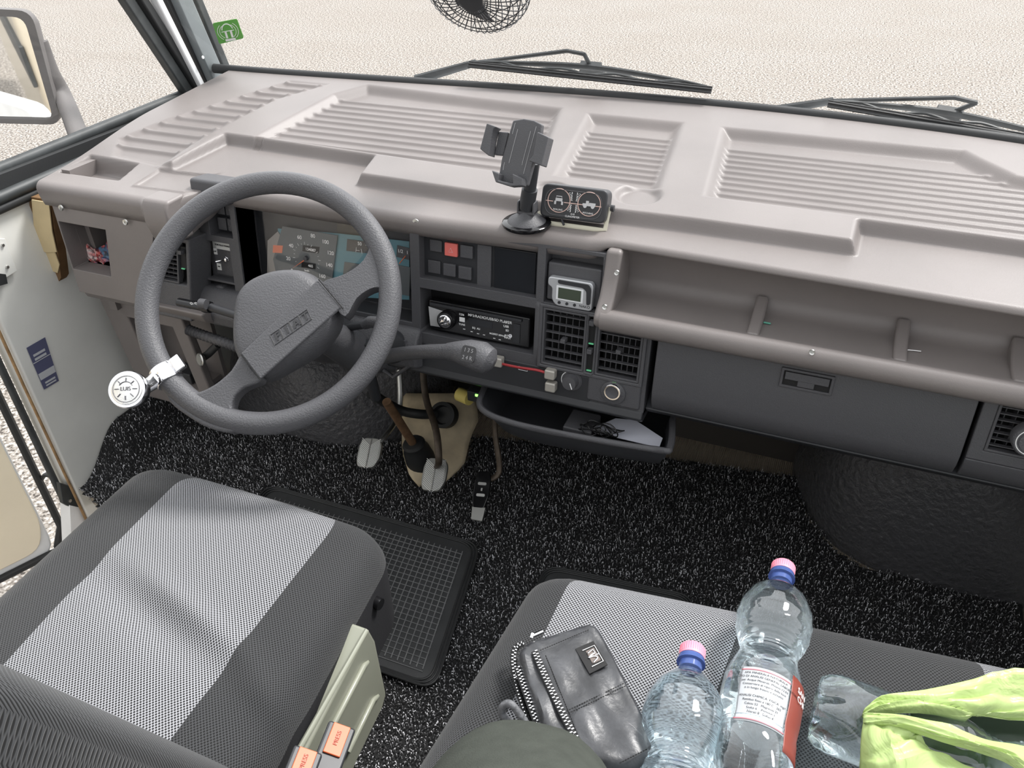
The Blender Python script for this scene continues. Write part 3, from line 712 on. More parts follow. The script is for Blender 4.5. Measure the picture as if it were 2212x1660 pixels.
# clock bay
ck = back(clk, -.030, 'cubby_back', M_BLK)
r = FRect((1183, 565), (1292, 672), -.006); bp_ = button((clk[0] + .002, clk[1] - .002, r[2], clk[3] - .003), -.03, .024, M_BLK, 'cubby_cover', ck, .003)
# centre vents
x0, x1, s0, s1 = v2; midL = FRect((1174, 677), (1262, 783), .002); midR = FRect((1293, 704), (1382, 806), .002)
s0, s1 = .118, .215
vf = plate_holes('centre_vent_frame', [midL[0] - .006, midR[1] + .006], [s0 - .008, s1 + .006], [(midL[0], midL[1], s0 - .002, s1), (midL[1] + .004, midR[0] - .004, s0, s1 - .002), (midR[0], midR[1], s0 - .002, s1)], fto3(.006), .012, M_BLK, dash, bevel=.002)
vent((midL[0], midL[1], s0 - .002, s1), .004, 6, 6, vf); vent((midR[0], midR[1], s0 - .002, s1), .004, 6, 7, vf)
xm = (midL[1] + midR[0]) / 2
slider(xm, s0 + .004, s0 + .046, .006, vf, .1); slider(xm, s0 + .052, s1 - .004, .006, vf, .1)
for (rr_, sgn) in ((midL, 1), (midR, 1)):
    MB().frect(((rr_[0] + rr_[1]) / 2 - .004, (rr_[0] + rr_[1]) / 2 + .004, (s0 + s1) / 2 - .003, (s0 + s1) / 2 + .004), -.006, .008).build('direction_tab', M_GREY, vf, bevel=.0008)
# lower heater strip
hs0, hs1 = .222, .268
hp = MB().frect((-.62, gx0 - .088, .222, .272), -.01, .002).build('heater_panel', M_BLK2, dash, bevel=.003)
q = FP(1231, 826, .01)
MB().lathe(F3(q[0], q[1], .002), FN, [(0, .018), (.001, .018), (.001, .0165), (.002, .0165), (.002, .013), (.014, .0115), (.0145, 0)], 28).build('fan_knob', M_BLK, hp)
MB().tube([F3(q[0] + .0165 * math.cos(a), q[1] + .0165 * math.sin(a), .0042) for a in np.linspace(2.3, 5.3, 20)], .0007, 5, up=FN).tube([F3(q[0] + .002, q[1] - .001, .0166), F3(q[0] + .006, q[1] + .009, .0166)], .0008, 5).tube([F3(q[0] - .0155, q[1] + .006, .0042), F3(q[0] - .008, q[1] + .016, .0042)], .0006, 5).build('marking', M_WHITE, hp)
lp = FRect((1271, 808), (1380, 888), .002)
lt = MB().frect((lp[0], lp[1], lp[2] + .002, lp[3]), -.01, .004).build('lighter_panel', M_BLK, dash, bevel=.004)
q = FP(1323, 847, .01)
MB().lathe(F3(q[0], q[1] + .004, .004), FN, [(0, .021), (.003, .020), (.004, .017)], 30).build('socket_bezel', M_BLK, lt)
MB().lathe(F3(q[0], q[1], .004), FN, [(0, .0145), (.008, .0140), (.009, .013), (.009, .011), (.002, .0105), (.002, 0)], 30).build('power_socket', M_CHR, lt)
MB().tube([F3(q[0] + .0155 * math.cos(a), q[1] + .0155 * math.sin(a), .0065) for a in np.linspace(0, 2 * PI, 28)[:-1]], .0007, 5, closed=True, up=FN).build('green_ring', mat('green_glow', srgb(90, 190, 90), .4, emit=(.2, .8, .15, .25)), lt)
# heater sliders with worn silver tabs
M_TAB = mat('worn_silver_plastic', srgb(176, 172, 164), .35, metal=.3)
for (a, b2) in ((1074, 784), (1188, 811), (1189, 838)):
    u, v = FP(a, b2, .016); MB().frect((u - .010, u + .008, v - .0085, v + .0085), .002, .018).build('slider_tab', M_TAB, hp, bevel=.003)
m = MB(); P = spline([F3(*FP(1082, 786, .012), .012), F3(*FP(1120, 794, .016), .016), F3(*FP(1160, 800, .016), .016), F3(*FP(1180, 806, .012), .012)], 6)
m.tube(P, .0022, 8); w = m.build('red_link', mat('red_plastic', srgb(160, 48, 52), .45), hp); w['label'] = 'red strip between the slider tabs'
q = F3(*FP(1130, 797, .003), .003); MB().tube([q + FX * a + FS * b2 for a, b2 in ((-.008, -.003), (.008, -.003), (.008, .003), (-.008, .003))], .0004, 4, closed=True, up=FN).tube([q - FX * .004, q + FX * .004], .0004, 4, up=FN).build('symbol', M_WHITE, hp)
sweep_pts('lower_cowl', [(1.012, .438), (1.004, .425), (1.02, .412), (1.10, .405), (1.30, .44), (1.30, .46), (1.08, .46)], -.70, gx0, M_BLK2, dash, bevel=.004)
# lower left fascia below cluster
sweep_pts('lower_fascia', [(1.016, .505), (1.004, .495), (.985, .465), (.99, .440), (1.02, .425), (1.10, .42), (1.10, .50), (1.05, .50)], -1.135, cx1 + .02, M_GREY, dash, bevel=.006)

# ---- glovebox
g0 = FP(1420, 720, .004); g1 = FP(2115, 850, .004); g2 = FP(2055, 1010, .004)
ga, gb = g0[0], (g1[0] + g2[0]) / 2 + .004; gs = .118
prof = []
for (o, s) in ((.006, gs), (.008, gs + .01), (.009, gs + .06), (.008, gs + .105), (.004, gs + .122), (-.006, gs + .138), (-.022, gs + .150), (-.04, gs + .156)):
    q = F3(0, s, o); prof.append((q[1], q[2]))
bk = [(q[0] + .012, q[1]) for q in prof[::-1]]
gd = sweep_x(prof + bk, ga + .003, gb, M_BLK, 'glovebox_door', dash, bevel=.002)
lr = FRect((1690, 793), (1795, 856), .01)
lat = plate_holes('latch_frame', [lr[0], lr[1]], [lr[2], lr[3]], [(lr[0] + .004, lr[1] - .004, lr[2] + .004, lr[3] - .004)], fto3(.0115), .004, M_BLK, gd, bevel=.001)
a = lr
MB().frect((a[0] + .003, a[1] - .003, a[2] + .003, a[3] - .003), .0085, .0092).build('latch_well', M_DEEP, lat)
xm_ = (a[0] + a[1]) / 2; xw = (a[1] - a[0])
MB().frect((a[0] + .006, a[1] - .006, a[2] + .005, a[2] + .017), .009, .0125).frect((xm_ - .16 * xw, xm_ + .16 * xw, a[2] + .015, a[3] - .005), .009, .0122).build('latch_handle', M_BLK, lat, bevel=.001)
# right end panel with vent and knob
prof2 = [(a_ - .0005, b_) for a_, b_ in prof]
prof2 = prof2[3:]
rp = sweep_x(prof2 + [(q[0] + .02, q[1]) for q in prof2[::-1]], gb + .006, .48, M_BLK, 'right_end_panel', dash, bevel=.002)
plate_holes('right_vent_frame', [gb + .006, .48], [gs, gs + .1045], [(gb + .024, gb + .115, gs + .012, gs + .088)], fto3(.0085), .02, M_BLK, rp, bevel=.002)
r = FRect((2142, 848), (2300, 965), .012)
vent((gb + .024, gb + .115, gs + .012, gs + .088), .008, 7, 6, rp)
q = FP(2204, 955, .03)
kb = MB().lathe(F3(gb + .070, q[1], .010), FN, [(0, .024), (.014, .023), (.016, .021), (.016, .016), (.018, .015), (.018, 0)], 30).build('vent_knob', M_GREY, rp)
MB().tube([F3(gb + .070 + .0185 * math.cos(a), q[1] + .0185 * math.sin(a), .0265) for a in np.linspace(1.8, 4.4, 20)], .0007, 5, up=FN).build('marking', M_WHITE, kb)
sweep_pts('glovebox_underside', [(1.02, .440), (1.035, .425), (1.10, .40), (1.30, .42), (1.30, .46), (1.06, .46)], gx0, .48, M_BLK2, dash, bevel=.003)

# ---- long shelf above the glovebox (brown)
sx0 = -.302
def shelf_prof():
    # (y,z): from inner top down the back wall, over the floor, over the front lip, and back underneath
    return [(1.062, .693), (1.078, .684), (1.094, .66), (1.104, .628), (1.098, .612), (1.085, .606), (1.03, .606), (1.016, .611), (1.004, .6155), (.994, .612), (.989, .602), (.991, .590), (1.002, .580), (1.022, .578), (1.05, .577), (1.115, .577), (1.115, .70), (1.07, .70)]
sh = sweep_x(shelf_prof(), sx0 + .012, .48, M_BRN, 'open_shelf', dash)
for xx in (float(YP(1634, 700, 1.06)[0]), float(YP(1946, 745, 1.06)[0]), float(YP(2206, 770, 1.06)[0])):
    P = [(1.100, .632), (1.085, .626), (1.07, .618), (1.045, .612), (1.016, .612), (1.016, .600), (1.10, .600)]
    sweep_x(P, xx - .009, xx + .009, M_BRN, 'shelf_rib', sh, bevel=.0045, seg=3)
# left end cheek of the shelf
ck_p = [(1.046, .692), (1.10, .692), (1.10, .585), (1.004, .583), (.992, .592), (.990, .606), (1.00, .616), (1.018, .630), (1.034, .655)]
sweep_x(ck_p, sx0 + .002, sx0 + .026, M_BRN, 'shelf_cheek', sh, bevel=.006, seg=4)
for p, yy in (((1306, 664), .992), ((1754, 762), .992), ((1332, 590), 1.022)):
    c = YP(*p, yy); MB().lathe(c + np.array([0, .001, 0]), (0, -1, .2), [(0, .0042), (.002, .0035), (.0005, .002), (.0005, 0)], 12).build('screw', M_STEEL, sh)
c = F3(*FP(899, 482, .004), .004); MB().lathe(c - FN * .004, FN, [(0, .0075), (.006, .0065), (.0065, .003), (.003, .002)], 16).build('screw', M_STEEL, face)
for p, l_, n_ in (((1661, 677), 'small green plastic stub', 'green_stub'),):
    c = YP(*p, 1.06); c[2] = .6075
    o = MB().tube([c - np.array([.005, 0, -.001]), c + np.array([.005, 0, .001])], .0015, 8).build(n_, mat('teal_stub', srgb(80, 150, 130), .4), None)
    tag(o, 'tiny green plastic stub lying on the open shelf', 'litter')
c = YP(1975, 740, 1.05); o = MB().tube(spline([(c[0] - .012, c[1] - .006, .6075), (c[0] - .006, c[1] + .002, .6085), (c[0] + .012, c[1] + .006, .608)], 5), .0007, 6).build('white_scrap', M_WHITE, None); tag(o, 'thin curled white scrap lying on the open shelf', 'litter')

# ---- dark body filling behind the face
MB().aabb(-1.33, .47, 1.13, 1.5, .47, .60).build('dash_body', M_DEEP, dash)

# ---- open tray under the centre
M_TR = M_BLK2
tray = thing('pull_out_tray', 'black open tray hanging out below the heater controls', 'tray', (-.31, 1.0, .34))
tx0, tx1 = -.515, -.165
T0 = YP(1036, 880, .97); T1 = YP(1446, 968, .97)
zt = .392; yf_ = .955
L0 = ZP(1042, 876, .395); L1 = ZP(1450, 965, .395)
rim = [ZP(*p, .395) for p in [(1046, 838), (1038, 880), (1100, 912), (1250, 944), (1420, 972), (1448, 966), (1453, 905)]]
P = spline(rim, 8); m = MB().tube(P, .0055, 8, flat=1.0); rimo = m.build('rim', M_BLK, tray)
bot = [p + np.array([(-.31 - p[0]) * .12, .03, -.055]) for p in P]; nP = len(P)
V = [p for p in P] + bot; back0 = [np.array([P[0][0], 1.16, .395]), np.array([P[-1][0], 1.16, .395]), np.array([bot[-1][0], 1.16, .34]), np.array([bot[0][0], 1.16, .34])]
Fc = [(i, i + 1, nP + i + 1, nP + i) for i in range(nP - 1)]
b0 = len(V); V += back0
Fc += [(0, b0, b0 + 3, nP), (nP - 1, 2 * nP - 1, b0 + 2, b0 + 1), (b0, b0 + 1, b0 + 2, b0 + 3), tuple(list(range(nP, 2 * nP)) + [b0 + 2, b0 + 3])]
obj('bin', V, Fc, M_TR, tray, solid=.003)
# contents
pc = [ZP(*p, .362) for p in [(1330, 905), (1372, 915), (1430, 960), (1424, 968), (1330, 952), (1275, 940)]]
tag(MB().prism([p + np.array([0, 0, .006 * (i % 3)]) for i, p in enumerate(pc)], (0, 0, .001)).build('paper_sheet', mat('paper_bluewhite', srgb(222, 224, 236), .6), None), 'white paper sheet lying in the pull out tray', 'paper')
bxs = ZP(1212, 930, .365); o = MB().aabb(bxs[0] + .004, bxs[0] + .055, bxs[1] - .005, bxs[1] + .05, .349, .378).build('small_black_box', M_BLK, None, bevel=.003); tag(o, 'small black box in the pull out tray beside the cable', 'box')
cb = ZP(1300, 925, .385); m = MB()
for k in range(7):
    a0 = rng.uniform(0, 6.28); rx, ry = rng.uniform(.014, .032), rng.uniform(.004, .010); cx_, cy_ = cb[0] + rng.uniform(-.02, .02), cb[1] + rng.uniform(-.006, .006)
    m.tube([(cx_ + rx * math.cos(t_ + a0), cy_ + ry * math.sin(t_ + a0) * 1.3, .381 + .006 * math.sin(2 * t_ + k)) for t_ in np.linspace(0, 2 * PI, 24)[:-1]], .0012, 6, closed=True)
m.tube([(cb[0] - .03, cb[1], .375), (cb[0] - .035, cb[1] + .04, .372)], .0014, 6)
tag(m.build('coiled_cable', mat('glossy_cable', srgb(30, 30, 31), .2), None), 'thin black cable coiled up in the pull out tray', 'cable')

# ================================================================== RADIO and CLOCK
radio = thing('car_radio', 'black single slot car radio with a round silver knob', 'radio', F3((rad[0] + rad[1]) / 2, rad[3], -.02))
rr = FRect((925, 647), (1143, 745), -.012)
r0, r1, q0_, q1_ = rr; q1_ = q0_ + .054
MB().frect((r0, r1, q0_, q1_), -.028, -.012).build('faceplate', M_GLOS, radio, bevel=.003)
MB().frect((r0 + .004, r1 - .014, q0_ + .004, q0_ + .009), -.014, -.008).build('disc_slot_bar', M_BLK2, radio, bevel=.001)
MB().prism([F3(r0 + .001, q0_ + .012, -.0118), F3(r0 + .030, q0_ + .016, -.0118), F3(r0 + .030, q0_ + .046, -.0118), F3(r0 + .004, q0_ + .047, -.0118)], FN * .002).build('silver_corner', mat('silver_plastic', srgb(200, 202, 205), .3, metal=.5), radio, bevel=.0006)
kc = (r0 + .036, q0_ + .030)
kn = MB().lathe(F3(*kc, -.012), FN, [(0, .0165), (.008, .016), (.010, .0145), (.010, .012)], 32).build('volume_knob', M_GLOS, radio)
MB().lathe(F3(*kc, -.002), FN, [(-.002, .0125), (.001, .012), (.003, .010), (.0035, 0)], 32).build('knob_cap', M_CHR, kn)
def rt(s_, dx, ds, size, al='LEFT', name='lettering', mm=M_WHITE): text(s_, F3(r0 + dx, q0_ + ds, -.0118), FX, -FS, size, mm, name, radio, depth=.0002, align=al, lift=.0002, offset=.0001)
rt('MP3/RADIO/USB/SD PLAYER', .075, .014, .0065); rt('1236', .058, .016, .005); rt('TUNE', .058, .034, .0045); rt('EQ  ALI', .083, .036, .0045); rt('MOSFET 50Wx4', .115, .040, .0042)
rt('USB', .140, .022, .0055); rt('SD', .144, .029, .005); rt('AUX\nINPUT', .142, .040, .0042); rt('MP3', .140, .015, .0055)
m = MB()
for a, b2 in ((.066, .041), (.080, .043), (.092, .0445), (.103, .0445), (.122, .047), (.132, .0475)): m.frect((r0 + a, r0 + a + .004, q0_ + b2, q0_ + b2 + .0012), -.0119, -.0116)
m.frect((r0 + .059, r0 + .069, q0_ + .021, q0_ + .029), -.0119, -.0116); m.build('button_marks', M_WHITE, radio)
MB().frect((r0 + .076, r0 + .120, q0_ + .019, q0_ + .031), -.0119, -.0115).build('display', mat('dark_screen', (.01, .01, .01), .2), radio)
MB().frect((r0 + .158, r0 + .170, q0_ + .014, q0_ + .048), -.0119, -.0105).build('release_tab', M_BLK2, radio, bevel=.001)
MB().lathe(F3(r0 + .153, q0_ + .037, -.0119), FN, [(0, .0032), (.001, .0032), (.001, .002), (0, .002)], 16).build('aux_socket', M_CHR, radio)

clock = thing('digital_clock', 'small silver digital clock stuck in the cubby right of the dark screen', 'clock', F3(clk[0] + .05, clk[3], 0))
ka = FRect((1185, 596), (1280, 656), .004); x0, x1, s0, s1 = ka; s1 = s0 + .046; w = x1 - x0
def KP(u, v, o): return F3(x0 + u * w, s0 + v * .046, o)
M_SIL = mat('silver_plastic', srgb(200, 202, 205), .3, metal=.5)
MB().prism(roundpoly([KP(0, 0, -.006), KP(.95, 0, -.006), KP(1, .12, -.006), KP(1, 1, -.006), KP(.2, 1, -.006), KP(.1, .8, -.006), KP(.1, .38, -.006), KP(0, .3, -.006)], .006, 4), FN * .012).build('case', M_SIL, clock, bevel=.002)
MB().prism(roundpoly([KP(.22, .06, .006), KP(.9, .06, .006), KP(.96, .2, .006), KP(.96, .75, .006), KP(.88, .78, .006), KP(.86, .3, .006), KP(.78, .2, .006), KP(.24, .19, .006)], .003, 3), FN * .0016).build('black_trim', M_BLK2, clock)
MB().prism([KP(.2, .26, .006), KP(.8, .26, .006), KP(.8, .76, .006), KP(.2, .76, .006)], FN * .0012).build('bezel', mat('pale_silver', srgb(222, 224, 226), .35), clock, bevel=.0006)
MB().prism([KP(.25, .32, .0072), KP(.75, .32, .0072), KP(.75, .70, .0072), KP(.25, .70, .0072)], FN * .0004).build('lcd', mat('lcd', srgb(70, 78, 66), .25), clock)
for k in range(3): MB().lathe(KP(.28 + .17 * k, .86, .006), FN, [(0, .0026), (.0015, .0022), (.0017, 0)], 12).build('button', M_BLK2, clock)
text('NAKO', KP(.84, .86, .006), FX, -FS, .006, M_DEEP, 'lettering', clock, depth=.0002, lift=.0003)

# snack packet in the left pocket
sn = thing('printed_packet', 'crumpled red, white and blue packet lying in the left pocket', 'packet', (-1.27, 1.0, .52))
V = []; nu, nv = 26, 14
for j in range(nv):
    for i in range(nu):
        u, v = i / (nu - 1), j / (nv - 1); a = YP(158 + 92 * u, 562 + 10 * u - (40 + 14 * math.sin(u * 9)) * v + 0, yb + .032 + .012 * v)
        V.append((a[0], a[1] + .003 * math.sin(u * 23 + v * 5), max(a[2], .521) + .005 * math.sin(u * 17 + v * 11)))
ms = bpy.data.materials.new('packet_print'); ms.use_nodes = True; t = ms.node_tree; b = t.nodes['Principled BSDF']; co = t.nodes.new('ShaderNodeTexCoord')
vo = t.nodes.new('ShaderNodeTexVoronoi'); vo.inputs['Scale'].default_value = 170; t.links.new(co.outputs['Object'], vo.inputs['Vector'])
nn = noise(t, 28, 2, co.outputs['Object']); r1 = ramp(t, nn.outputs['Fac'], [(.38, srgb(70, 105, 135)), (.47, srgb(205, 85, 80)), (.55, srgb(228, 215, 212)), (.66, srgb(196, 60, 66))])
r2 = ramp(t, vo.outputs['Distance'], [(.0, (1, 1, 1)), (.5, (.9, .9, .9)), (.75, (.18, .18, .2))])
mx = t.nodes.new('ShaderNodeMix'); mx.data_type = 'RGBA'; mx.blend_type = 'MULTIPLY'; mx.inputs[0].default_value = 1; t.links.new(r1.outputs[0], mx.inputs[6]); t.links.new(r2.outputs[0], mx.inputs[7]); t.links.new(mx.outputs[2], b.inputs['Base Color']); b.inputs['Roughness'].default_value = .3
obj('wrapper', V, grid_faces(nv, nu), ms, sn, solid=.002)
c = YP(178, 520, yb + .06); o = MB().lathe(c - np.array([.004, 0, 0]), (.2, -1, .3), [(0, .008), (.004, .013), (.010, .013), (.016, .007), (.017, 0)], 16).build('dark_pebble', mat('dark_stone', srgb(70, 60, 58), .4, var=.3, vscale=90), None); tag(o, 'small dark round trinket behind the packet in the left pocket', 'trinket')

# ================================================================== STEERING WHEEL
WC = np.array([-.757, .825, .634]); we, wy = math.radians(43.6), math.radians(19.2)
WNn = np.array([math.sin(wy) * math.cos(we), -math.cos(wy) * math.cos(we), math.sin(we)]); WA = np.array([math.cos(wy), math.sin(wy), 0]); WB = np.cross(WNn, WA)
WR = .186
def WP(px, py, o=0.0): return hit(px, py, WNn, WNn @ WC + o)
wheel = thing('steering_wheel', 'dark grey two spoke steering wheel with FIAT lettering on the pad', 'steering wheel', WC - WNn * .05)
P = [WC + WR * (math.cos(t) * WA + math.sin(t) * WB) for t in np.linspace(0, 2 * PI, 97)[:-1]]
m = MB(); m.tube(P, .0172, 20, closed=True, up=WNn); rim = m.build('rim', M_GREY, wheel)
# pad
def wpoly(L, o): return [WP(a, b2, o) for a, b2 in L]
def smoothpoly(L, n=5): return spline([np.array([a, b2, 0.]) for a, b2 in L], n, closed=True)[:, :2]
def pad(L, o_lo, o_hi, m, name, par, inset=.010, n=5, crown=.0, smooth=True):
    S = smoothpoly(L, n) if smooth else np.array(roundpoly([np.array([a, b2, 0.]) for a, b2 in L], 8, 3))[:, :2]
    base = np.array([WP(a, b2, o_lo) for a, b2 in S]); c = base.mean(0); rings = []; N = len(base)
    # outward normals in plane for inset
    T = np.roll(base, -1, 0) - np.roll(base, 1, 0); T /= np.linalg.norm(T, axis=1)[:, None] + 1e-9; nrm = np.cross(WNn, T)
    if np.mean(np.sum(nrm * (c - base), 1)) < 0: nrm = -nrm
    hgt = o_hi - o_lo; rings.append(base)
    for k in range(1, 6):
        a = k / 5 * PI / 2; rings.append(base + nrm * inset * (1 - math.cos(a)) + WNn * hgt * math.sin(a))
    top_ = rings[-1]; ct = c + WNn * hgt
    for f in (.75, .45, .2): rings.append(ct + (top_ - ct) * f + WNn * (crown * (1 - f * f)))
    V = np.vstack(rings + [[c + WNn * (hgt + crown)]]) ; V[-1] = c + WNn * (hgt + crown); K = len(rings)
    F = [(k * N + i, k * N + (i + 1) % N, (k + 1) * N + (i + 1) % N, (k + 1) * N + i) for k in range(K - 1) for i in range(N)]
    F += [((K - 1) * N + i, (K - 1) * N + (i + 1) % N, K * N) for i in range(N)] + [tuple(range(N))[::-1]]
    return obj(name, V, F, m, par)
# spokes
sp1 = [(694, 612), (745, 592), (785, 562), (806, 515), (820, 494), (834, 525), (848, 590), (846, 640), (840, 652), (834, 638), (822, 622), (800, 624), (770, 645), (745, 684), (715, 650)]
sp2 = [(522, 764), (498, 800), (460, 832), (420, 848), (385, 838), (358, 835), (365, 868), (405, 900), (450, 925), (500, 935), (520, 918), (505, 900), (500, 880), (506, 858), (528, 838), (564, 822), (545, 795)]
for sp_ in (sp1, sp2):
    q_ = smoothpoly(sp_, 3); MB().prism([WP(a, b2, .010) for a, b2 in q_], -WNn * .028).build('spoke', M_GREY, wheel, bevel=.007, seg=4)
hub = pad([(516, 700), (524, 650), (552, 615), (600, 594), (650, 590), (685, 600), (715, 625), (738, 662), (742, 700), (725, 735), (690, 770), (640, 800), (590, 825), (555, 818), (530, 790), (516, 750)], -.034, .014, M_GREY, 'hub_pad', wheel, .020, 4, .006)
# raised diagonal band with the lettering
bandL = [(522, 766), (688, 606), (740, 666), (564, 822)]
A_, B_, C_, D_ = [WP(a, b2, .016) for a, b2 in bandL]
MB().prism([A_, B_, C_, D_], WNn * .006).build('centre_band', M_GREY, hub, bevel=.004, seg=3)
MB().tube([WP(688, 604, .0225), WP(741, 668, .0225)], .0009, 5).tube([WP(521, 766, .0225), WP(564, 823, .0225)], .0009, 5).build('seam', M_DEEP, hub)
# badge: four boxes with letters
p0, p1 = WP(584, 733, .0225), WP(665, 676, .0225); bx_ = p1 - p0; bl = np.linalg.norm(bx_); bx_ /= bl; by_ = np.cross(WNn, bx_)
m = MB(); bw, bh = bl / 4, .0165
for k in range(4):
    o_ = p0 + bx_ * bw * k - by_ * .0115
    qs = [o_ + bx_ * .0006, o_ + bx_ * (bw - .0006), o_ + bx_ * (bw + .0018) + by_ * bh, o_ + bx_ * .003 + by_ * bh]
    m.tube(qs, .0006, 5, closed=True, up=WNn)
m.build('badge_frame', mat('dark_grey_plastic', srgb(58, 58, 60), .5), hub)
for k, ch in enumerate('FIAT'):
    text(ch, p0 + bx_ * bw * (k + .62) + by_ * (-.0115 + bh / 2), bx_, by_, .0165, mat('dark_grey_plastic', (0, 0, 0)), 'badge_letter', hub, depth=.0012, shear=.15, offset=.0004)

# spinner knob clamped on the rim
sk = thing('spinner_knob', 'chrome rimmed steering knob clamped on the lower left of the wheel', 'steering knob', WP(320, 840, 0))
kc0 = WP(280, 843, .040); kn_ = WNn * .8 + WA * -.10 - WB * .35; kn_ = np.array([.28, -.62, .62]); kn_ /= np.linalg.norm(kn_)
MB().lathe(kc0 - kn_ * .020, kn_, [(0, .012), (.004, .022), (.012, .0265), (.022, .0265), (.027, .0255)], 36).build('knob_body', M_GLOS, sk)
MB().lathe(kc0 - kn_ * .020, kn_, [(.020, .0268), (.026, .0275), (.029, .0262), (.029, .024)], 36).build('chrome_ring', M_CHR, sk)
M_DISC = mat('silver_disc', (.88, .88, .86), .18, metal=.85, bump=.3, bscale=500)
dk = MB().lathe(kc0 + kn_ * .008, kn_, [(-.002, .0245), (.002, .022), (.004, .012), (.0046, 0)], 36).build('face_disc', M_DISC, sk)
u_ = np.cross(kn_, (0, 0, 1)); u_ = -u_ / np.linalg.norm(u_); v_ = np.cross(kn_, u_)
if v_[2] < 0: v_ = -v_
cr = np.array(np.cross(u_, v_)); 
m = MB()
m.tube([kc0 + kn_ * .0115 + .019 * (math.cos(a) * u_ + math.sin(a) * v_) for a in np.linspace(0, 2 * PI, 30)[:-1]], .0004, 5, closed=True, up=kn_)
for k in range(8):
    a = 2 * PI * k / 8; m.tube([kc0 + kn_ * .0122 + .016 * (math.cos(a) * u_ + math.sin(a) * v_), kc0 + kn_ * .013 + .010 * (math.cos(a) * u_ + math.sin(a) * v_)], .0007, 5)
m.tube([kc0 + kn_ * .0125 + .0105 * (math.cos(a) * u_ + math.sin(a) * v_) for a in np.linspace(.5, 2.6, 14)], .0006, 5, up=kn_)
m.build('engraving', mat('engraving_grey', srgb(90, 90, 95), .4), dk)
text('LUIS', kc0 + kn_ * .0128, u_, v_, .008, mat('engraving_grey', (0, 0, 0)), 'engraved_word', dk, depth=.0004, lift=.0004)
pc_ = WP(345, 822, 0); tdir = WP(360, 845, 0) - WP(330, 795, 0); tdir /= np.linalg.norm(tdir)
ang = math.atan2((pc_ - WC) @ WB, (pc_ - WC) @ WA); rc = WC + WR * (math.cos(ang) * WA + math.sin(ang) * WB); tdir = -math.sin(ang) * WA + math.cos(ang) * WB
m = MB().lathe(rc - tdir * .013, tdir, [(0, .0200), (.001, .0208), (.025, .0208), (.026, .0200)], 24); m.build('clamp_band', M_CHR, sk)
m = MB().tube([kc0 - kn_ * .018, (kc0 - kn_ * .018) * .5 + rc * .5, rc + (kc0 - rc) * .25], [.012, .011, .013], 14); m.build('neck', M_CHR, sk)
rad_ = math.cos(ang) * WA + math.sin(ang) * WB
MB().box(rc - rad_ * .034 - tdir * .012 + WNn * .004, rad_ * .016, tdir * .024, WNn * .010).build('clamp_lug', M_CHR, sk, bevel=.002)

# column shroud, stalks, gear lever
colu = thing('steering_column', 'grey steering column shroud behind the steering wheel', 'steering column', (-.80, 1.05, .42))
cdir = -WNn
m = MB()
S0 = WC - WNn * .045
Pc = [S0, S0 - WNn * .05, S0 - WNn * .11 + np.array([0, .0, -.005]), np.array([-.815, 1.02, .455]), np.array([-.80, 1.10, .40])]
m.tube(Pc, [.050, .062, .066, .070, .060], 20, up=(0, 0, 1.), flat=.8); m.build('shroud', M_GREY, colu)
MB().tube([Pc[1] + np.array([.055, 0, -.02]), np.array([-.735, 1.0, .44]), np.array([-.69, 1.04, .42])], [.026, .038, .030], 16).build('side_shroud', M_GREY, colu)
m = MB().tube([YP(875, 735, 1.0), YP(884, 790, 1.0), YP(850, 815, 1.0), YP(828, 800, 1.0)], .004, 8); m.build('cable_loop', M_GREY, colu)
MB().tube([YP(795, 740, .98), YP(797, 800, .98), YP(812, 860, 1.0)], .010, 10).build('column_bracket', M_BLK2, colu)
# dark key cylinder block
MB().lathe(YP(845, 750, .99), (.3, -.8, .3), [(-.03, .03), (.0, .030), (.008, .024), (.009, 0)], 20).build('ignition_barrel', M_BLK2, colu)
ls = thing('turn_signal_stalk', 'black turn signal stalk with arrow marks left of the wheel hub', 'stalk', YP(560, 695, .93))
P = [YP(560, 697, .93), YP(520, 684, .93), YP(455, 664, .925), YP(385, 652, .92)]
MB().tube(P[:3], [.008, .0075, .0075], 12).build('arm', M_BLK2, ls)
MB().tube([P[2], YP(440, 663, .925)], [.0105, .0105], 12).tube([YP(440, 663, .925), P[3]], [.0095, .0085], 14, flat=.8).build('grip', M_GLOS, ls, bevel=.001)
MB().tube([YP(432, 656, .915), YP(446, 658, .917)], .0092, 12).build('collar', M_BLK, ls)
for s_, xx in (('\u21e6', 414), ('\u21e8', 423)):
    c = YP(xx, 656, .909); w = .0030; sg = -1 if xx == 414 else 1
    q = [c + np.array([sg * w * a, 0, w * b2]) for a, b2 in ((1.3, 0), (.2, .9), (.2, .4), (-1, .4), (-1, -.4), (.2, -.4), (.2, -.9))]
    MB().tube(q, .0003, 4, closed=True, up=(0, -1, 0)).build('arrow_mark', M_WHITE, ls)
rs = thing('wiper_stalk', 'black wiper stalk right of the hub behind the wheel rim', 'stalk', YP(760, 705, .96))
MB().tube([YP(735, 712, .96), YP(770, 705, .955), YP(790, 702, .95)], .0065, 12).build('arm', M_BLK2, rs)
MB().tube([YP(788, 702, .95), YP(800, 696, .945), YP(830, 697, .935)], [.008, .010, .009], 12).build('grip', M_GREY, rs)
gl_ = thing('gear_lever', 'grey column gear lever with numbered knob beside the radio', 'gear lever', YP(870, 765, .97))
MB().tube([YP(835, 770, .99), YP(870, 764, .955), YP(920, 760, .935), YP(968, 760, .92)], [.013, .0115, .0115, .0125], 16).build('shaft', M_GREY, gl_)
P = [YP(968, 760, .92), YP(985, 760, .917), YP(1012, 764, .912), YP(1040, 772, .908), YP(1058, 781, .905), YP(1068, 786, .905)]
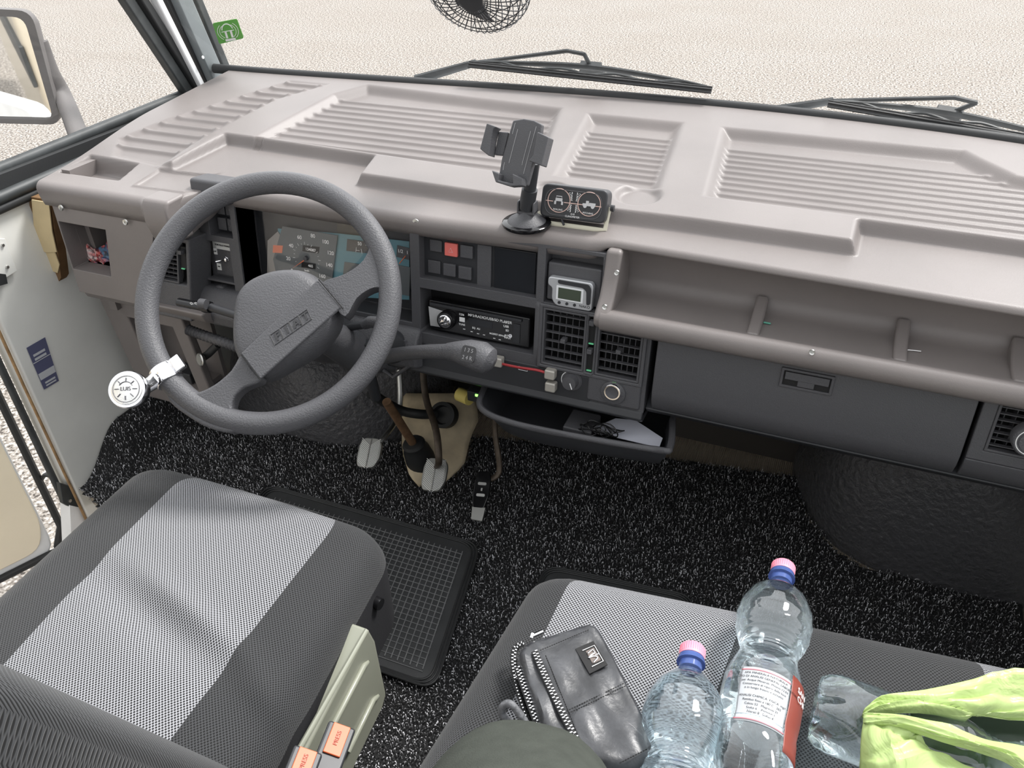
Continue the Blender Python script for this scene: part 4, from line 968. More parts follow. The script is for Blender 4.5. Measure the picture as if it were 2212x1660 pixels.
gk = MB().tube(P, [.0135, .0160, .0215, .0240, .0205, .009], 22, flat=1.0).build('knob', M_GREY, gl_)
kax = P[3] - P[1]; kax /= np.linalg.norm(kax); vw = CAM - P[2]; vw -= (vw @ kax) * kax; vw /= np.linalg.norm(vw); upk = np.cross(vw, kax)
kc2 = P[2] * .35 + P[3] * .65 + vw * .0222
kx = kax; ky_ = upk if upk[2] > 0 else -upk
MB().prism(roundpoly([kc2 + kx * a - ky_ * b2 for a, b2 in ((-.013, -.012), (.013, -.012), (.013, .012), (-.013, .012))], .006, 4), vw * .0012).build('shift_plate', mat('dark_grey_plastic', (0, 0, 0)), gk)
for s_, b2 in (('1 3 5', .0052), ('2 4 R', -.0062)):
    text(s_, kc2 + vw * .0012 + ky_ * b2, kx, np.cross(vw, kx), .0085, mat('pale_grey_ink', srgb(150, 150, 152), .5), 'gear_numbers', gk, depth=.0003)

# ---- cable boot of carbon pattern under the left dash
bt_ = thing('ribbed_cable_sleeve', 'ribbed black sleeve under the dash left of the steering hub', 'sleeve', (-1.05, 1.0, .41))
P = [YP(405, 712, 1.0), YP(440, 725, 1.0), YP(490, 742, .99), YP(530, 758, .99)]
Pn = spline(P, 12); m = MB(); m.tube(Pn, [.0085 + .0025 * (i % 2) for i in range(len(Pn))], 14); m.build('sleeve', M_GREY, bt_)
o = thing('hood_release', 'small silver tipped lever hanging under the dash near the sleeve', 'lever', YP(445, 775, 1.03)); MB().tube([YP(470, 745, 1.04), YP(450, 765, 1.035), YP(440, 772, 1.03)], .008, 10).build('lever', M_RUB, o); MB().lathe(YP(438, 776, 1.02), (-.3, -.8, .2), [(0, .013), (.006, .014), (.008, .012), (.008, .010), (.009, .010), (.009, 0)], 20).build('tip', M_STEEL, o)

# ================================================================== PHONE HOLDER
ph = thing('phone_holder', 'black suction phone holder standing on the dash top', 'phone holder', (-.435, 1.072, .70))
b0_ = np.array([-.435, 1.068, TZ(1.068) + .0005])
MB().lathe(b0_, (0, 0, 1), [(0, .036), (.002, .038), (.006, .038), (.0075, .036)], 40).build('suction_base', M_GLOS, ph)
MB().lathe(b0_, (0, 0, 1), [(.0075, .030), (.010, .028), (.016, .018), (.022, .011), (.024, .010)], 32).build('base_cone', M_BLK, ph)
yk = b0_ + np.array([0, 0, .024]); X_ = np.array([1., 0, 0])
m = MB()
for sg in (-1, 1): m.prism(roundpoly([yk + X_ * sg * .0125 + np.array(q) for q in ((0, -.010, -.002), (0, .010, -.002), (0, .008, .016), (0, -.008, .016))], .004, 3), X_ * .003)
m.add(*MB().box(yk + np.array([-.0155, -.010, -.002]), (.031, 0, 0), (0, .020, 0), (0, 0, .004)).__dict__.values()) if False else m.box(yk + np.array([-.0125, -.010, -.003]), (.028, 0, 0), (0, .020, 0), (0, 0, .004))
m.build('yoke', M_BLK, ph, bevel=.001)
s_top = YP(1153, 350, 1.062)
MB().tube([yk + np.array([0, 0, .004]), yk * .55 + s_top * .45], .0120, 20).build('stem', M_BLK2, ph)
MB().tube([yk * .55 + s_top * .45, s_top], .0095, 18).build('stem_extension', M_BLK2, ph)
# cradle
pn = np.array([-.02, -.90, .42]); pn /= np.linalg.norm(pn); pc0 = YP(1120, 330, 1.030)
def HP(px, py, o=0.0): return hit(px, py, pn, pn @ pc0 + o)
def zc(x, y): return (1040 + x / 6.147, 240 + y / 6.147)      # reading positions off the enlarged crop
pltL = [zc(*q) for q in ((415, 125), (560, 100), (700, 125), (800, 175), (780, 350), (600, 990), (440, 1000), (290, 960), (225, 870), (265, 640))]
MB().prism([HP(*q) for q in pltL], -pn * .012).build('back_plate', M_BLK, ph, bevel=.002)
m = MB()
for a, b2 in (((450, 155), (410, 305)), ((483, 240), (365, 690)), ((655, 265), (537, 720)), ((728, 205), (558, 835)), ((307, 680), (287, 785))):
    m.tube([HP(*zc(*a), .0003), HP(*zc(*b2), .0003)], .0005, 5)
m.build('groove_lines', mat('pale_grey_ink', (0, 0, 0)), ph)
def hpoly(L, o, d, name, mm=M_BLK, bev=.0015): return MB().prism([HP(*zc(*q), o) for q in L], pn * d).build(name, mm, ph, bevel=bev)
hpoly([(250, 280), (380, 290), (310, 600), (190, 590)], -.009, .006, 'clamp_slide')
hpoly([(720, 340), (820, 330), (760, 700), (640, 690)], -.012, .006, 'clamp_slide')
hpoly([(150, 195), (275, 240), (240, 275), (205, 420), (180, 625), (60, 530)], -.006, .022, 'clamp_jaw')
hpoly([(820, 310), (965, 380), (870, 755), (705, 690), (760, 620), (790, 480)], -.006, .024, 'clamp_jaw')
hpoly([(200, 805), (300, 850), (290, 940), (480, 980), (470, 850), (600, 910), (600, 1010), (440, 1020), (250, 960)], -.002, .018, 'foot_rest')

# ================================================================== CLINOMETER
cln = thing('clinometer', 'black twin dial clinometer on a bent bracket beside the phone holder', 'clinometer', (-.365, 1.10, .70))
cn = np.array([.02, -.95, .31]); cn /= np.linalg.norm(cn); cc0 = YP(1240, 440, 1.085)
def QP(px, py, o=0.0): return hit(px, py, cn, cn @ cc0 + o)
cl4 = [zc(*q) for q in ((815, 955), (1685, 1060), (1635, 1505), (765, 1395))]
TLc, TRc, BRc, BLc = [QP(*q) for q in cl4]
MB().prism(roundpoly([TLc, TRc, BRc, BLc], .010, 5), -cn * .030).build('case', M_BLK2, cln, bevel=.003, seg=3)
def cuv(u, v, o=.0006): return (TLc * (1 - u) + TRc * u) * (1 - v) + (BLc * (1 - u) + BRc * u) * v + cn * o
cxd = TRc - TLc; cw_ = np.linalg.norm(cxd); cxd /= cw_; cyd = np.cross(cn, cxd)
m = MB(); m.tube(roundpoly([cuv(.07, .13), cuv(.93, .13), cuv(.93, .9), cuv(.07, .9)], .022, 8), .0007, 6, closed=True, up=cn); m.build('inner_ridge', M_GREY, cln)
M_PINK = mat('pinkish_ink', srgb(222, 190, 180), .5)
for u0, nm in ((.28, 'R'), (.74, 'P')):
    c = cuv(u0, .46); rr_ = .0175
    dl = MB().tube([c + rr_ * (math.cos(a) * cxd + math.sin(a) * cyd) for a in np.linspace(0, 2 * PI, 40)[:-1]], .0006, 6, closed=True, up=cn).build('dial_ring', M_PINK, cln)
    m = MB()
    if nm == 'R':
        for a, b2, c2, d2 in ((-.0055, -.001, .011, .0045), (-.0045, .0035, .009, .0035), (-.007, -.006, .003, .005), (.004, -.006, .003, .005)):
            m.box(c + cxd * a + cyd * b2, cxd * c2, cyd * d2, cn * .0006)
    else:
        for a, b2, c2, d2 in ((-.010, -.003, .020, .0035), (-.005, .0005, .0045, .004), (0, .0005, .010, .0015)):
            m.box(c + cxd * a + cyd * b2, cxd * c2, cyd * d2, cn * .0006)
        for a in (-.006, .006): m.lathe(c + cxd * a - cyd * .0035, cn, [(0, .0028), (.0007, .0028)], 12)
    m.build('vehicle_symbol', mat('pale_grey_paint', srgb(196, 196, 198), .5), dl)
    if nm == 'R': MB().box(c + cxd * -.004 + cyd * .004, cxd * .008, cyd * .0018, cn * .0009).build('symbol_window', M_DEEP, dl)
    text('ROLLING' if nm == 'R' else 'PITCHING', c - cyd * .0135, cxd, cyd, .0036, M_WHITE, 'lettering', dl, depth=.0002)
m = MB()
m.tube([cuv(.08, .50), cuv(.19, .50)], .0006, 5).tube([cuv(.36, .50), cuv(.66, .50)], .0006, 5).tube([cuv(.84, .50), cuv(.93, .50)], .0006, 5)
m.build('horizon_line', M_PINK, cln)
m = MB()
for k in range(-6, 7):
    if k == 0: continue
    a = k * .115
    for u0, sg in ((.28, 1), (.74, -1)):
        c = cuv(u0, .46); dv = sg * math.cos(a) * cxd + math.sin(a) * cyd; m.tube([c + dv * .0185, c + dv * .0215], .00035, 4)
m.build('scale_marks', M_WHITE, cln)
for k, (v, s_) in enumerate(((.2, '3'), (.29, '2'), (.37, '1'), (.57, '1'), (.65, '2'), (.73, '3'))):
    for u0 in (.47, .55): text(s_, cuv(u0, v), cxd, cyd, .0045, M_WHITE, 'scale_number', cln, depth=.0002, offset=.0001)
text('X10\nCLINOMETER', cuv(.51, .86), cxd, cyd, .0038, M_WHITE, 'lettering', cln, depth=.0002)
P = [QP(*zc(1700, 1280), -.016), QP(*zc(1690, 1330), -.016), QP(*zc(1640, 1575), -.010), QP(*zc(1500, 1570), -.006), QP(*zc(830, 1480), -.006), QP(*zc(775, 1440), -.010), QP(*zc(772, 1330), -.016)]
for q in P: q[2] = max(q[2], TZ(q[1]) + .001)
MB().tube(P, .0035, 8, flat=.3, up=cn).build('bracket', mat('cream_metal', srgb(200, 196, 178), .4), cln)
MB().lathe(QP(*zc(1720, 1290), -.018), cxd, [(0, .005), (.005, .005)], 14).build('pivot_screw', M_BLK2, cln)
MB().tube([QP(*zc(1065, 1440), -.003), QP(*zc(1095, 1515), .000)], .0018, 6).build('lamp_wire', M_BLK2, cln)

# ================================================================== FAN
fc = CAM + ray(1030, -34) / FPX * 1.20
fan = thing('cage_fan', 'black wire cage fan hanging above the dash at the top edge', 'fan', fc)
fa = np.array([.10, -.85, -.50]); fa /= np.linalg.norm(fa); f1 = np.cross(fa, (0, 0, 1)); f1 /= np.linalg.norm(f1); f2 = np.cross(fa, f1)
FRr = .083; m = MB()
def fpt(a, r, h): return fc + fa * h + r * (math.cos(a) * f1 + math.sin(a) * f2)
for k in range(44):
    a = 2 * PI * k / 44
    m.tube([fpt(a + .12 * (1 - i / 7) ** 2, FRr * (.22 + .78 * math.sin(i / 7 * PI / 2)), .036 * math.cos(i / 7 * PI / 2)) for i in range(8)] + [fpt(a, FRr * math.cos(i / 5 * PI / 2 * .8), -.05 * math.sin(i / 5 * PI / 2)) for i in range(1, 6)], .0008, 4)
cg = m.build('wire_guard', M_BLK2, fan, smooth=False); m = MB()
for r_, h_ in ((.30, .0345), (.5, .031), (.7, .0255), (.86, .018), (1, 0), (.96, -.014), (.86, -.028), (.7, -.038), (.5, -.046)):
    m.tube([fpt(a, FRr * r_, h_) for a in np.linspace(0, 2 * PI, 49)[:-1]], .0009, 4, closed=True, up=fa)
m.build('guard_rings', M_BLK2, fan, smooth=False)
MB().lathe(fc + fa * .034, fa, [(0, .018), (.003, .018), (.004, 0)], 24).build('centre_cap', M_BLK2, fan)
for k in range(3):
    a0 = 2 * PI * k / 3 + .9; V = []
    for i in range(7):
        for j in range(5):
            r_ = .016 + .052 * i / 6; a = a0 + (j / 4 - .5) * 1.35 * (1 - .1 * i / 6) + .25 * i / 6; V.append(fpt(a, r_, -.012 + .022 * (j / 4 - .5)))
    obj('blade', V, grid_faces(7, 5), M_BLK, fan, solid=.0015)
MB().lathe(fc - fa * .05, fa, [(0, .026), (.03, .03), (.045, .02)], 24).build('motor', M_BLK2, fan)
MB().tube([fc - fa * .045, fc - fa * .07 + np.array([0, .03, .05]), fc + np.array([.02, .06, .28])], .006, 10).build('stalk', M_BLK2, fan)

# ================================================================== FLOOR AND PEDALS
M_RIBF = mat('ribbed_floor_rubber', srgb(168, 156, 138), .7, var=.15, vscale=12)
t = M_RIBF.node_tree; wv = t.nodes.new('ShaderNodeTexWave'); wv.inputs['Scale'].default_value = 75; wv.bands_direction = 'X'; co = t.nodes.new('ShaderNodeTexCoord'); t.links.new(co.outputs['Object'], wv.inputs['Vector'])
bp = t.nodes.new('ShaderNodeBump'); bp.inputs['Strength'].default_value = 1; bp.inputs['Distance'].default_value = .002; t.links.new(wv.outputs['Fac'], bp.inputs['Height']); t.links.new(bp.outputs[0], t.nodes['Principled BSDF'].inputs['Normal'])
fl = MB(); fl.prism([(-.97, -.6, -.004), (.56, -.6, -.004), (.56, 1.54, -.004), (XL, 1.54, -.004), (XL, .87, -.004), (-1.39, .85, -.004), (-1.21, .775, -.004), (-.97, .52, -.004)], (0, 0, -.05))
struct(fl.build('floor', M_RIBF), 'ribbed rubber cab floor under the carpet', 'floor')
bw_ = MB().prism([(XL, 1.53, -.03), (XL, 1.535, 0), (XL, 1.56, .05), (XL, 1.60, .70), (XL, 1.64, .70), (XL, 1.64, -.03)], (2.01, 0, 0))
struct(bw_.build('wall_front', mat('dark_firewall', srgb(62, 58, 54), .8)), 'dark firewall behind the pedals', 'firewall')
V = [(.47, y, z) for y, z in ((.2, -.02), (1.6, -.02), (1.6, .7), (.9, .7), (.55, .30), (.2, .25))]
struct(MB().prism(V, (.06, 0, 0)).build('wall_right', M_PANEL, bevel=.004), 'pale panel at the right end of the cab', 'side panel')
# ribbed toe mat strip beyond the carpet and beige cover
cv = MB().prism([ZP(*p, .004) for p in [(880, 852), (1012, 855), (1030, 905), (1015, 945), (1000, 1000), (960, 1040), (905, 1052), (868, 975)]], (0, 0, .006))
cvt = thing('tunnel_cover', 'beige painted metal cover plate around the pedal opening', 'cover plate', ZP(940, 950, .004))
M_BEIGE = mat('worn_beige_paint', srgb(206, 190, 160), .5, var=.18, vscale=25, bump=.1, bscale=100)
V = []; nu, nv = 14, 12
cpx = [[(872, 850), (1025, 850)], [(868, 900), (1035, 905)], [(868, 975), (1015, 950)], [(885, 1030), (1003, 1005)], [(905, 1052), (965, 1040)]]
for j in range(nv):
    q = j / (nv - 1) * (len(cpx) - 1); k = min(int(q), len(cpx) - 2); f = q - k
    for i in range(nu):
        u = i / (nu - 1); a = np.array(cpx[k][0]) * (1 - u) + np.array(cpx[k][1]) * u; b2 = np.array(cpx[k + 1][0]) * (1 - u) + np.array(cpx[k + 1][1]) * u; p = a * (1 - f) + b2 * f
        h = .10 * (1 - j / (nv - 1)) ** 1.2 + .014 + .02 * math.sin(PI * u) * (1 - j / (nv - 1))
        V.append(tuple(ZP(p[0], p[1], h)))
obj('plate', V, grid_faces(nv, nu), M_BEIGE, cvt, solid=.004)
c = ZP(957, 897, .125); MB().lathe(c, (0, -.8, .6), [(-.02, .030), (.006, .030), (.008, .022), (-.004, .019), (-.004, 0)], 28).build('grommet', M_RUB, cvt)
c = ZP(991, 978, .03); MB().lathe(c, (0, -.5, .85), [(0, .006), (.003, .006), (.003, .003), (.004, 0)], 14).build('bolt', M_STEEL, cvt)
MB().tube([ZP(978, 850, .12), ZP(980, 885, .10)], .006, 8).build('hook', M_RUB, cvt)

# carpet with pile
cpoly_ = [(165, 1062), (160, 940), (205, 880), (445, 862), (640, 868), (868, 960), (905, 1052), (968, 1042), (1008, 1000), (1018, 942), (1300, 972), (1722, 1032)]
cp2 = [ZP(*p, .005) for p in cpoly_]; cp2 = [np.array([max(p[0], -1.445), p[1], 0]) for p in cp2]
cp2 = cp2[::-1][::-1]
cp2 += [ZP(*p, .005) for p in [(1745, 1115), (1805, 1190), (1880, 1234), (2140, 1262)]] + [np.array([.465, 1.27, 0]), np.array([.465, .05, 0]), np.array([-.98, .05, 0]), np.array([-1.0, .55, 0]), np.array([-1.22, .76, 0]), np.array([-1.40, .835, 0])]
cpl = np.array(cp2)[:, :2]
def crise(x, y): return .10 * sstep(-x, 1.36, 1.46) * sstep(y, .86, 1.0)
gx, gy = np.meshgrid(np.linspace(-1.445, .465, 190), np.linspace(.05, 1.52, 150)); dd_ = sdf(gx, gy, cpl)
Vc = np.stack([gx, gy, .008 + crise(gx, gy)], -1).reshape(-1, 3); ok = (dd_ > -.002)
Fc = [f for f in grid_faces(150, 190) if ok.ravel()[list(f)].all()]
used = sorted({i for f in Fc for i in f}); mp = {a: i for i, a in enumerate(used)}
M_CARP = mat('black_carpet_base', srgb(30, 30, 31), .95, bump=1, bscale=250)
carp = obj('carpet', Vc[used], [tuple(mp[i] for i in f) for f in Fc], M_CARP, None); tag(carp, 'black looped pile carpet covering the cab floor', 'carpet')
# pile tufts: curled little loops
sp = .0044; cnt = 0
gx, gy = np.meshgrid(np.arange(-1.44, .46, sp), np.arange(.30, 1.50, sp)); gx = gx.ravel() + rng.uniform(-.0022, .0022, gx.size); gy = gy.ravel() + rng.uniform(-.0022, .0022, gx.size)
ins = sdf(gx, gy, cpl) > .001
vis = ins & ~((gx > -.40) & (gy < .66)) & ~((gx < -.53) & (gy < .55)); gx, gy = gx[vis], gy[vis]; K = len(gx)
ang_ = rng.uniform(0, 2 * PI, K); hh = rng.uniform(.004, .0085, K); ln_ = rng.uniform(.0025, .0055, K); wd_ = rng.uniform(.0004, .0008, K); ca, sa_ = np.cos(ang_), np.sin(ang_)
z0_ = .008 + crise(gx, gy); base = np.stack([gx, gy, z0_], 1)
dv = np.stack([ca, sa_, 0 * ca], 1); pv = np.stack([-sa_, ca, 0 * ca], 1) * wd_[:, None]
def row(f, h_): return base + dv * (ln_ * f)[:, None] + np.array([0, 0, 1.]) * (hh * h_)[:, None]
rws = [row(0, -.1), row(.12, .75), row(.5, 1.0), row(.9, .7)]
VV = np.stack([q + s_ * pv for q in rws for s_ in (-1, 1)], 1).reshape(-1, 3); idx = np.arange(K)[:, None] * 8
FF = np.concatenate([idx + np.array([[2 * k, 2 * k + 1, 2 * k + 3, 2 * k + 2]]) for k in range(3)], 0)
me = bpy.data.meshes.new('pile'); me.vertices.add(len(VV)); off = np.array(carp.location); me.vertices.foreach_set('co', (VV - off).ravel()); me.loops.add(FF.size); me.loops.foreach_set('vertex_index', FF.ravel().astype(np.int32)); me.polygons.add(len(FF)); me.polygons.foreach_set('loop_start', np.arange(0, FF.size, 4, dtype=np.int32)); me.update(calc_edges=True); me.validate()
pile = bpy.data.objects.new('pile', me); COL.objects.link(pile); pile.parent = carp; pile['kind'] = 'stuff'
mpile = mat('glossy_black_fibre_painted_glints', srgb(70, 70, 72), .30, spec=.9)
t = mpile.node_tree; b = t.nodes['Principled BSDF']; gi = t.nodes.new('ShaderNodeNewGeometry'); r1 = ramp(t, gi.outputs['Random Per Island'], [(.0, srgb(40, 40, 41)), (.5, srgb(78, 78, 80)), (.74, srgb(150, 150, 153)), (.92, srgb(230, 230, 235))]); t.links.new(r1.outputs[0], b.inputs['Base Color'])  # pale end of the ramp paints glints onto random fibres
me.materials.append(mpile)

# wheel arches in black leatherette
M_LEATH = mat('black_leatherette', srgb(84, 84, 87), .30, bump=1.0, bscale=85, detail=5, bdist=.006, spec=.6)
def arch(cx, cy, rx, ry, rz, nm, label, fl=1):
    V = []; nu, nv = 48, 24
    for j in range(nv):
        ph_ = j / (nv - 1) * PI / 2
        for i in range(nu):
            a = 2 * PI * i / nu; k = 1 + .05 * math.sin(3 * a + 1) * math.sin(2 * ph_) + .025 * math.sin(5 * a + 4 * ph_)
            V.append((cx + rx * k * math.cos(ph_) ** .8 * math.cos(a), cy + ry * k * math.cos(ph_) ** .8 * math.sin(a), rz * k * math.sin(ph_) ** .8 - .01))
    F = [(j * nu + i, j * nu + (i + 1) % nu, (j + 1) * nu + (i + 1) % nu, (j + 1) * nu + i) for j in range(nv - 1) for i in range(nu)]
    o = obj(nm, V, F, M_LEATH, None); struct(o, label, 'wheel arch'); return o
arch(.345, 1.50, .315, .262, .37, 'wheel_arch', 'black leatherette covered wheel arch below the glovebox')
arch(-1.10, 1.40, .30, .22, .30, 'wheel_arch', 'black leatherette covered wheel arch behind the steering wheel')
pst = MB().prism([YP(*p, 1.30) for p in [(2140, 1268), (2176, 1180), (2196, 1085), (2290, 1085), (2290, 1290)]], (0, .05, 0)).build('trim_3', M_BRN, bevel=.006)
struct(pst, 'brown side post at the right edge below the dashboard', 'trim')

M_PAD = mat('worn_metal_pad', srgb(160, 160, 156), .38, metal=.6)
def pedal(name, label, px, py, w, h, armP, mm, hz=.09, groove=True):
    c = ZP(px, py, hz); n_ = np.array([.05, -.55, .83]); n_ /= np.linalg.norm(n_); a = np.array([.97, .18, .06]); a -= (a @ n_) * n_; a /= np.linalg.norm(a); b2 = np.cross(n_, a)
    r = thing(name, label, 'pedal', ZP(px, py, hz - .02))
    oct_ = roundpoly([c + a * w * u + b2 * h * v for u, v in ((-.8, -1), (.6, -1), (1, -.3), (1, .6), (.65, 1), (-.7, 1), (-1, .5), (-1, -.5))], w * .3, 4)
    pd_ = MB().prism(oct_, -n_ * .010).build('pad', mm, r, bevel=.002)
    if groove:
        m = MB()
        for k in range(-8, 9):
            for sg in (-1, 1):
                v0 = k * h / 8.5; p0 = c + a * sg * w * .06 + b2 * (v0 - .004) + n_ * .0006; p1 = c + a * sg * w * .82 + b2 * (v0 + w * .45) + n_ * .0006
                if abs(v0 + w * .45) < h * .95 and abs(v0) < h * .95: m.tube([p0, p1], .0009, 5)
        m.tube([c - b2 * h * .9 + n_ * .0008, c + b2 * h * .9 + n_ * .0008], .0012, 5)
        m.build('tread', mat('bright_tread', srgb(205, 205, 202), .35, metal=.7), pd_)
    P = [c - n_ * .008 + b2 * h * .5] + [YP(*q[:2], q[2]) for q in armP]
    MB().tube(spline(P, 5), .0075, 10, flat=.7).build('arm', mat('rusty_arm', srgb(90, 80, 70), .5, metal=.4, var=.3, vscale=60) if name != 'clutch_pedal' else M_STEEL, r)
    return r, c, a, b2, n_
pedal('clutch_pedal', 'ribbed metal clutch pedal, leftmost of the pedals', 797, 978, .0265, .034, [(830, 945, 1.16), (862, 890, 1.24), (862, 800, 1.30)], M_PAD)
pedal('brake_pedal', 'ribbed metal brake pedal beside the rubber boot', 938, 1025, .0265, .036, [(948, 995, 1.10), (942, 930, 1.14), (920, 860, 1.20), (912, 780, 1.24)], M_PAD)
r, c, a, b2, n_ = pedal('accelerator_pedal', 'narrow black accelerator pedal, rightmost of the pedals', 1040, 1058, .017, .040, [(1078, 1020, 1.14), (1070, 940, 1.18), (1068, 860, 1.24)], M_GLOS, groove=False)
a_ = b2 * 1
m = MB()
for v in (.012, -.012): m.prism(roundpoly([c + a * u + a_ * (v + w) + n_ * .0004 for u, w in ((-.009, -.003), (.009, -.003), (.009, .003), (-.009, .003))], .0025, 3), n_ * .001)
m.box(c - a * .001 - a_ * .003, a * .003, a_ * .006, n_ * .001); m.build('slot_marks', M_STEEL, r)
MB().prism([c + a * u + a_ * w for u, w in ((-.015, -.036), (.014, -.036), (.011, -.066), (-.013, -.064))], -n_ * .006).build('toe_tip', mat('worn_metal_pad', (0, 0, 0)), r, bevel=.002)
bs = thing('column_shaft_boot', 'cone shaped black rubber boot with a brown shaft rising from it', 'boot', ZP(912, 1025, .02))
c = ZP(916, 1010, .02); tp_ = ZP(893, 958, .10); d_ = tp_ - c
MB().lathe(c, d_, [(-.02, .036), (0, .040), (.03, .034), (.06, .030), (.075, .024), (.080, .026), (.086, .022), (.088, .012)], 24).build('boot', mat('black_rubber', (0, 0, 0)), bs)
MB().tube([tp_ - d_ * .1, YP(835, 868, 1.10)], .0095, 14).build('shaft', mat('rusty_shaft', srgb(128, 100, 76), .6, var=.3, vscale=50, metal=.2), bs)
# brake servo rod, dark
MB().tube(spline([YP(800, 850, 1.15), YP(860, 885, 1.2), YP(905, 895, 1.22), YP(940, 895, 1.25)], 5), .011, 10).build('linkage_bar', M_RUB, bs)
ob = thing('diagnostic_plug', 'small plug with yellow lead and green light under the dash', 'plug', YP(1020, 855, 1.06))
MB().tube([YP(992, 852, 1.08), YP(1015, 862, 1.07)], .013, 14).build('yellow_lead', mat('pale_yellow', srgb(214, 196, 110), .5), ob)
MB().aabb(*(lambda p: (p[0] - .012, p[0] + .016, 1.055, 1.075, p[2] - .012, p[2] + .010))(YP(1024, 854, 1.06))).build('plug_body', M_BLK2, ob, bevel=.002)
p = YP(1031, 855, 1.054); MB().aabb(p[0] - .004, p[0] + .004, 1.053, 1.056, p[2] - .002, p[2] + .002).build('green_light', mat('green_led', (.1, .9, .1), .4, emit=(.2, 1, .1, 2.5)), ob)

# ---- rubber mats
def rubber_mat(label, corners, px_label):
    P = roundpoly([np.array(q, float) for q in corners], .035, 6); r = thing('rubber_mat', label, 'floor mat', sum(np.array(q, float) for q in corners) / 4, 'rubber mats on the carpet')
    z = .018
    MB().prism([(p[0], p[1], z - .004) for p in P], (0, 0, .004)).build('base', mat('grey_mat_rubber', srgb(62, 63, 64), .5, bump=.3, bscale=300, var=.15, vscale=20), r)
    m = MB(); c = sum(P) / len(P)
    for k in (0, 1, 2): m.tube([np.array([p[0], p[1], z + .0012]) * 1 + (np.array([c[0], c[1], z + .001]) - np.array([p[0], p[1], z + .001])) * (.0 + .022 * k) for p in P], .0022, 6, closed=True, up=(0, 0, 1))
    m.build('raised_border', M_RUB, r)
    A, B, C_, D = [np.array([q[0], q[1], z + .001]) for q in corners]; u = B - A; v = D - A; U, Vl = np.linalg.norm(u), np.linalg.norm(v); m = MB(); u /= U; v /= Vl; st = .0125
    for i in range(1, int(U / st)):
        s_ = i * st
        if .025 < s_ < U - .02: m.tube([A + u * s_ + v * .03, A + u * s_ + v * (Vl - .03)], .0011, 4)
    for j in range(1, int(Vl / st)):
        s_ = j * st
        if .025 < s_ < Vl - .02: m.tube([A + v * s_ + u * .03, A + v * s_ + u * (U - .03)], .0008, 4)
    m.build('grid_ribs', mat('worn_rubber_rib', srgb(128, 129, 130), .45), r)
q = [ZP(*p, .018) for p in [(578, 1048), (1038, 1178), (938, 1492)]]; q.append(q[0] + q[2] - q[1])
rubber_mat('black rubber grid mat on the carpet beside the driver seat', [(a[0], a[1], .018) for a in q], None)
q = [ZP(*p, .018) for p in [(1178, 1222), (1500, 1290)]]; v_ = np.array([.03, -.38, 0]); q += [q[1] + v_, q[0] + v_]
rubber_mat('black rubber mat mostly hidden under the passenger seat', [(a[0], a[1], .018) for a in q], None)

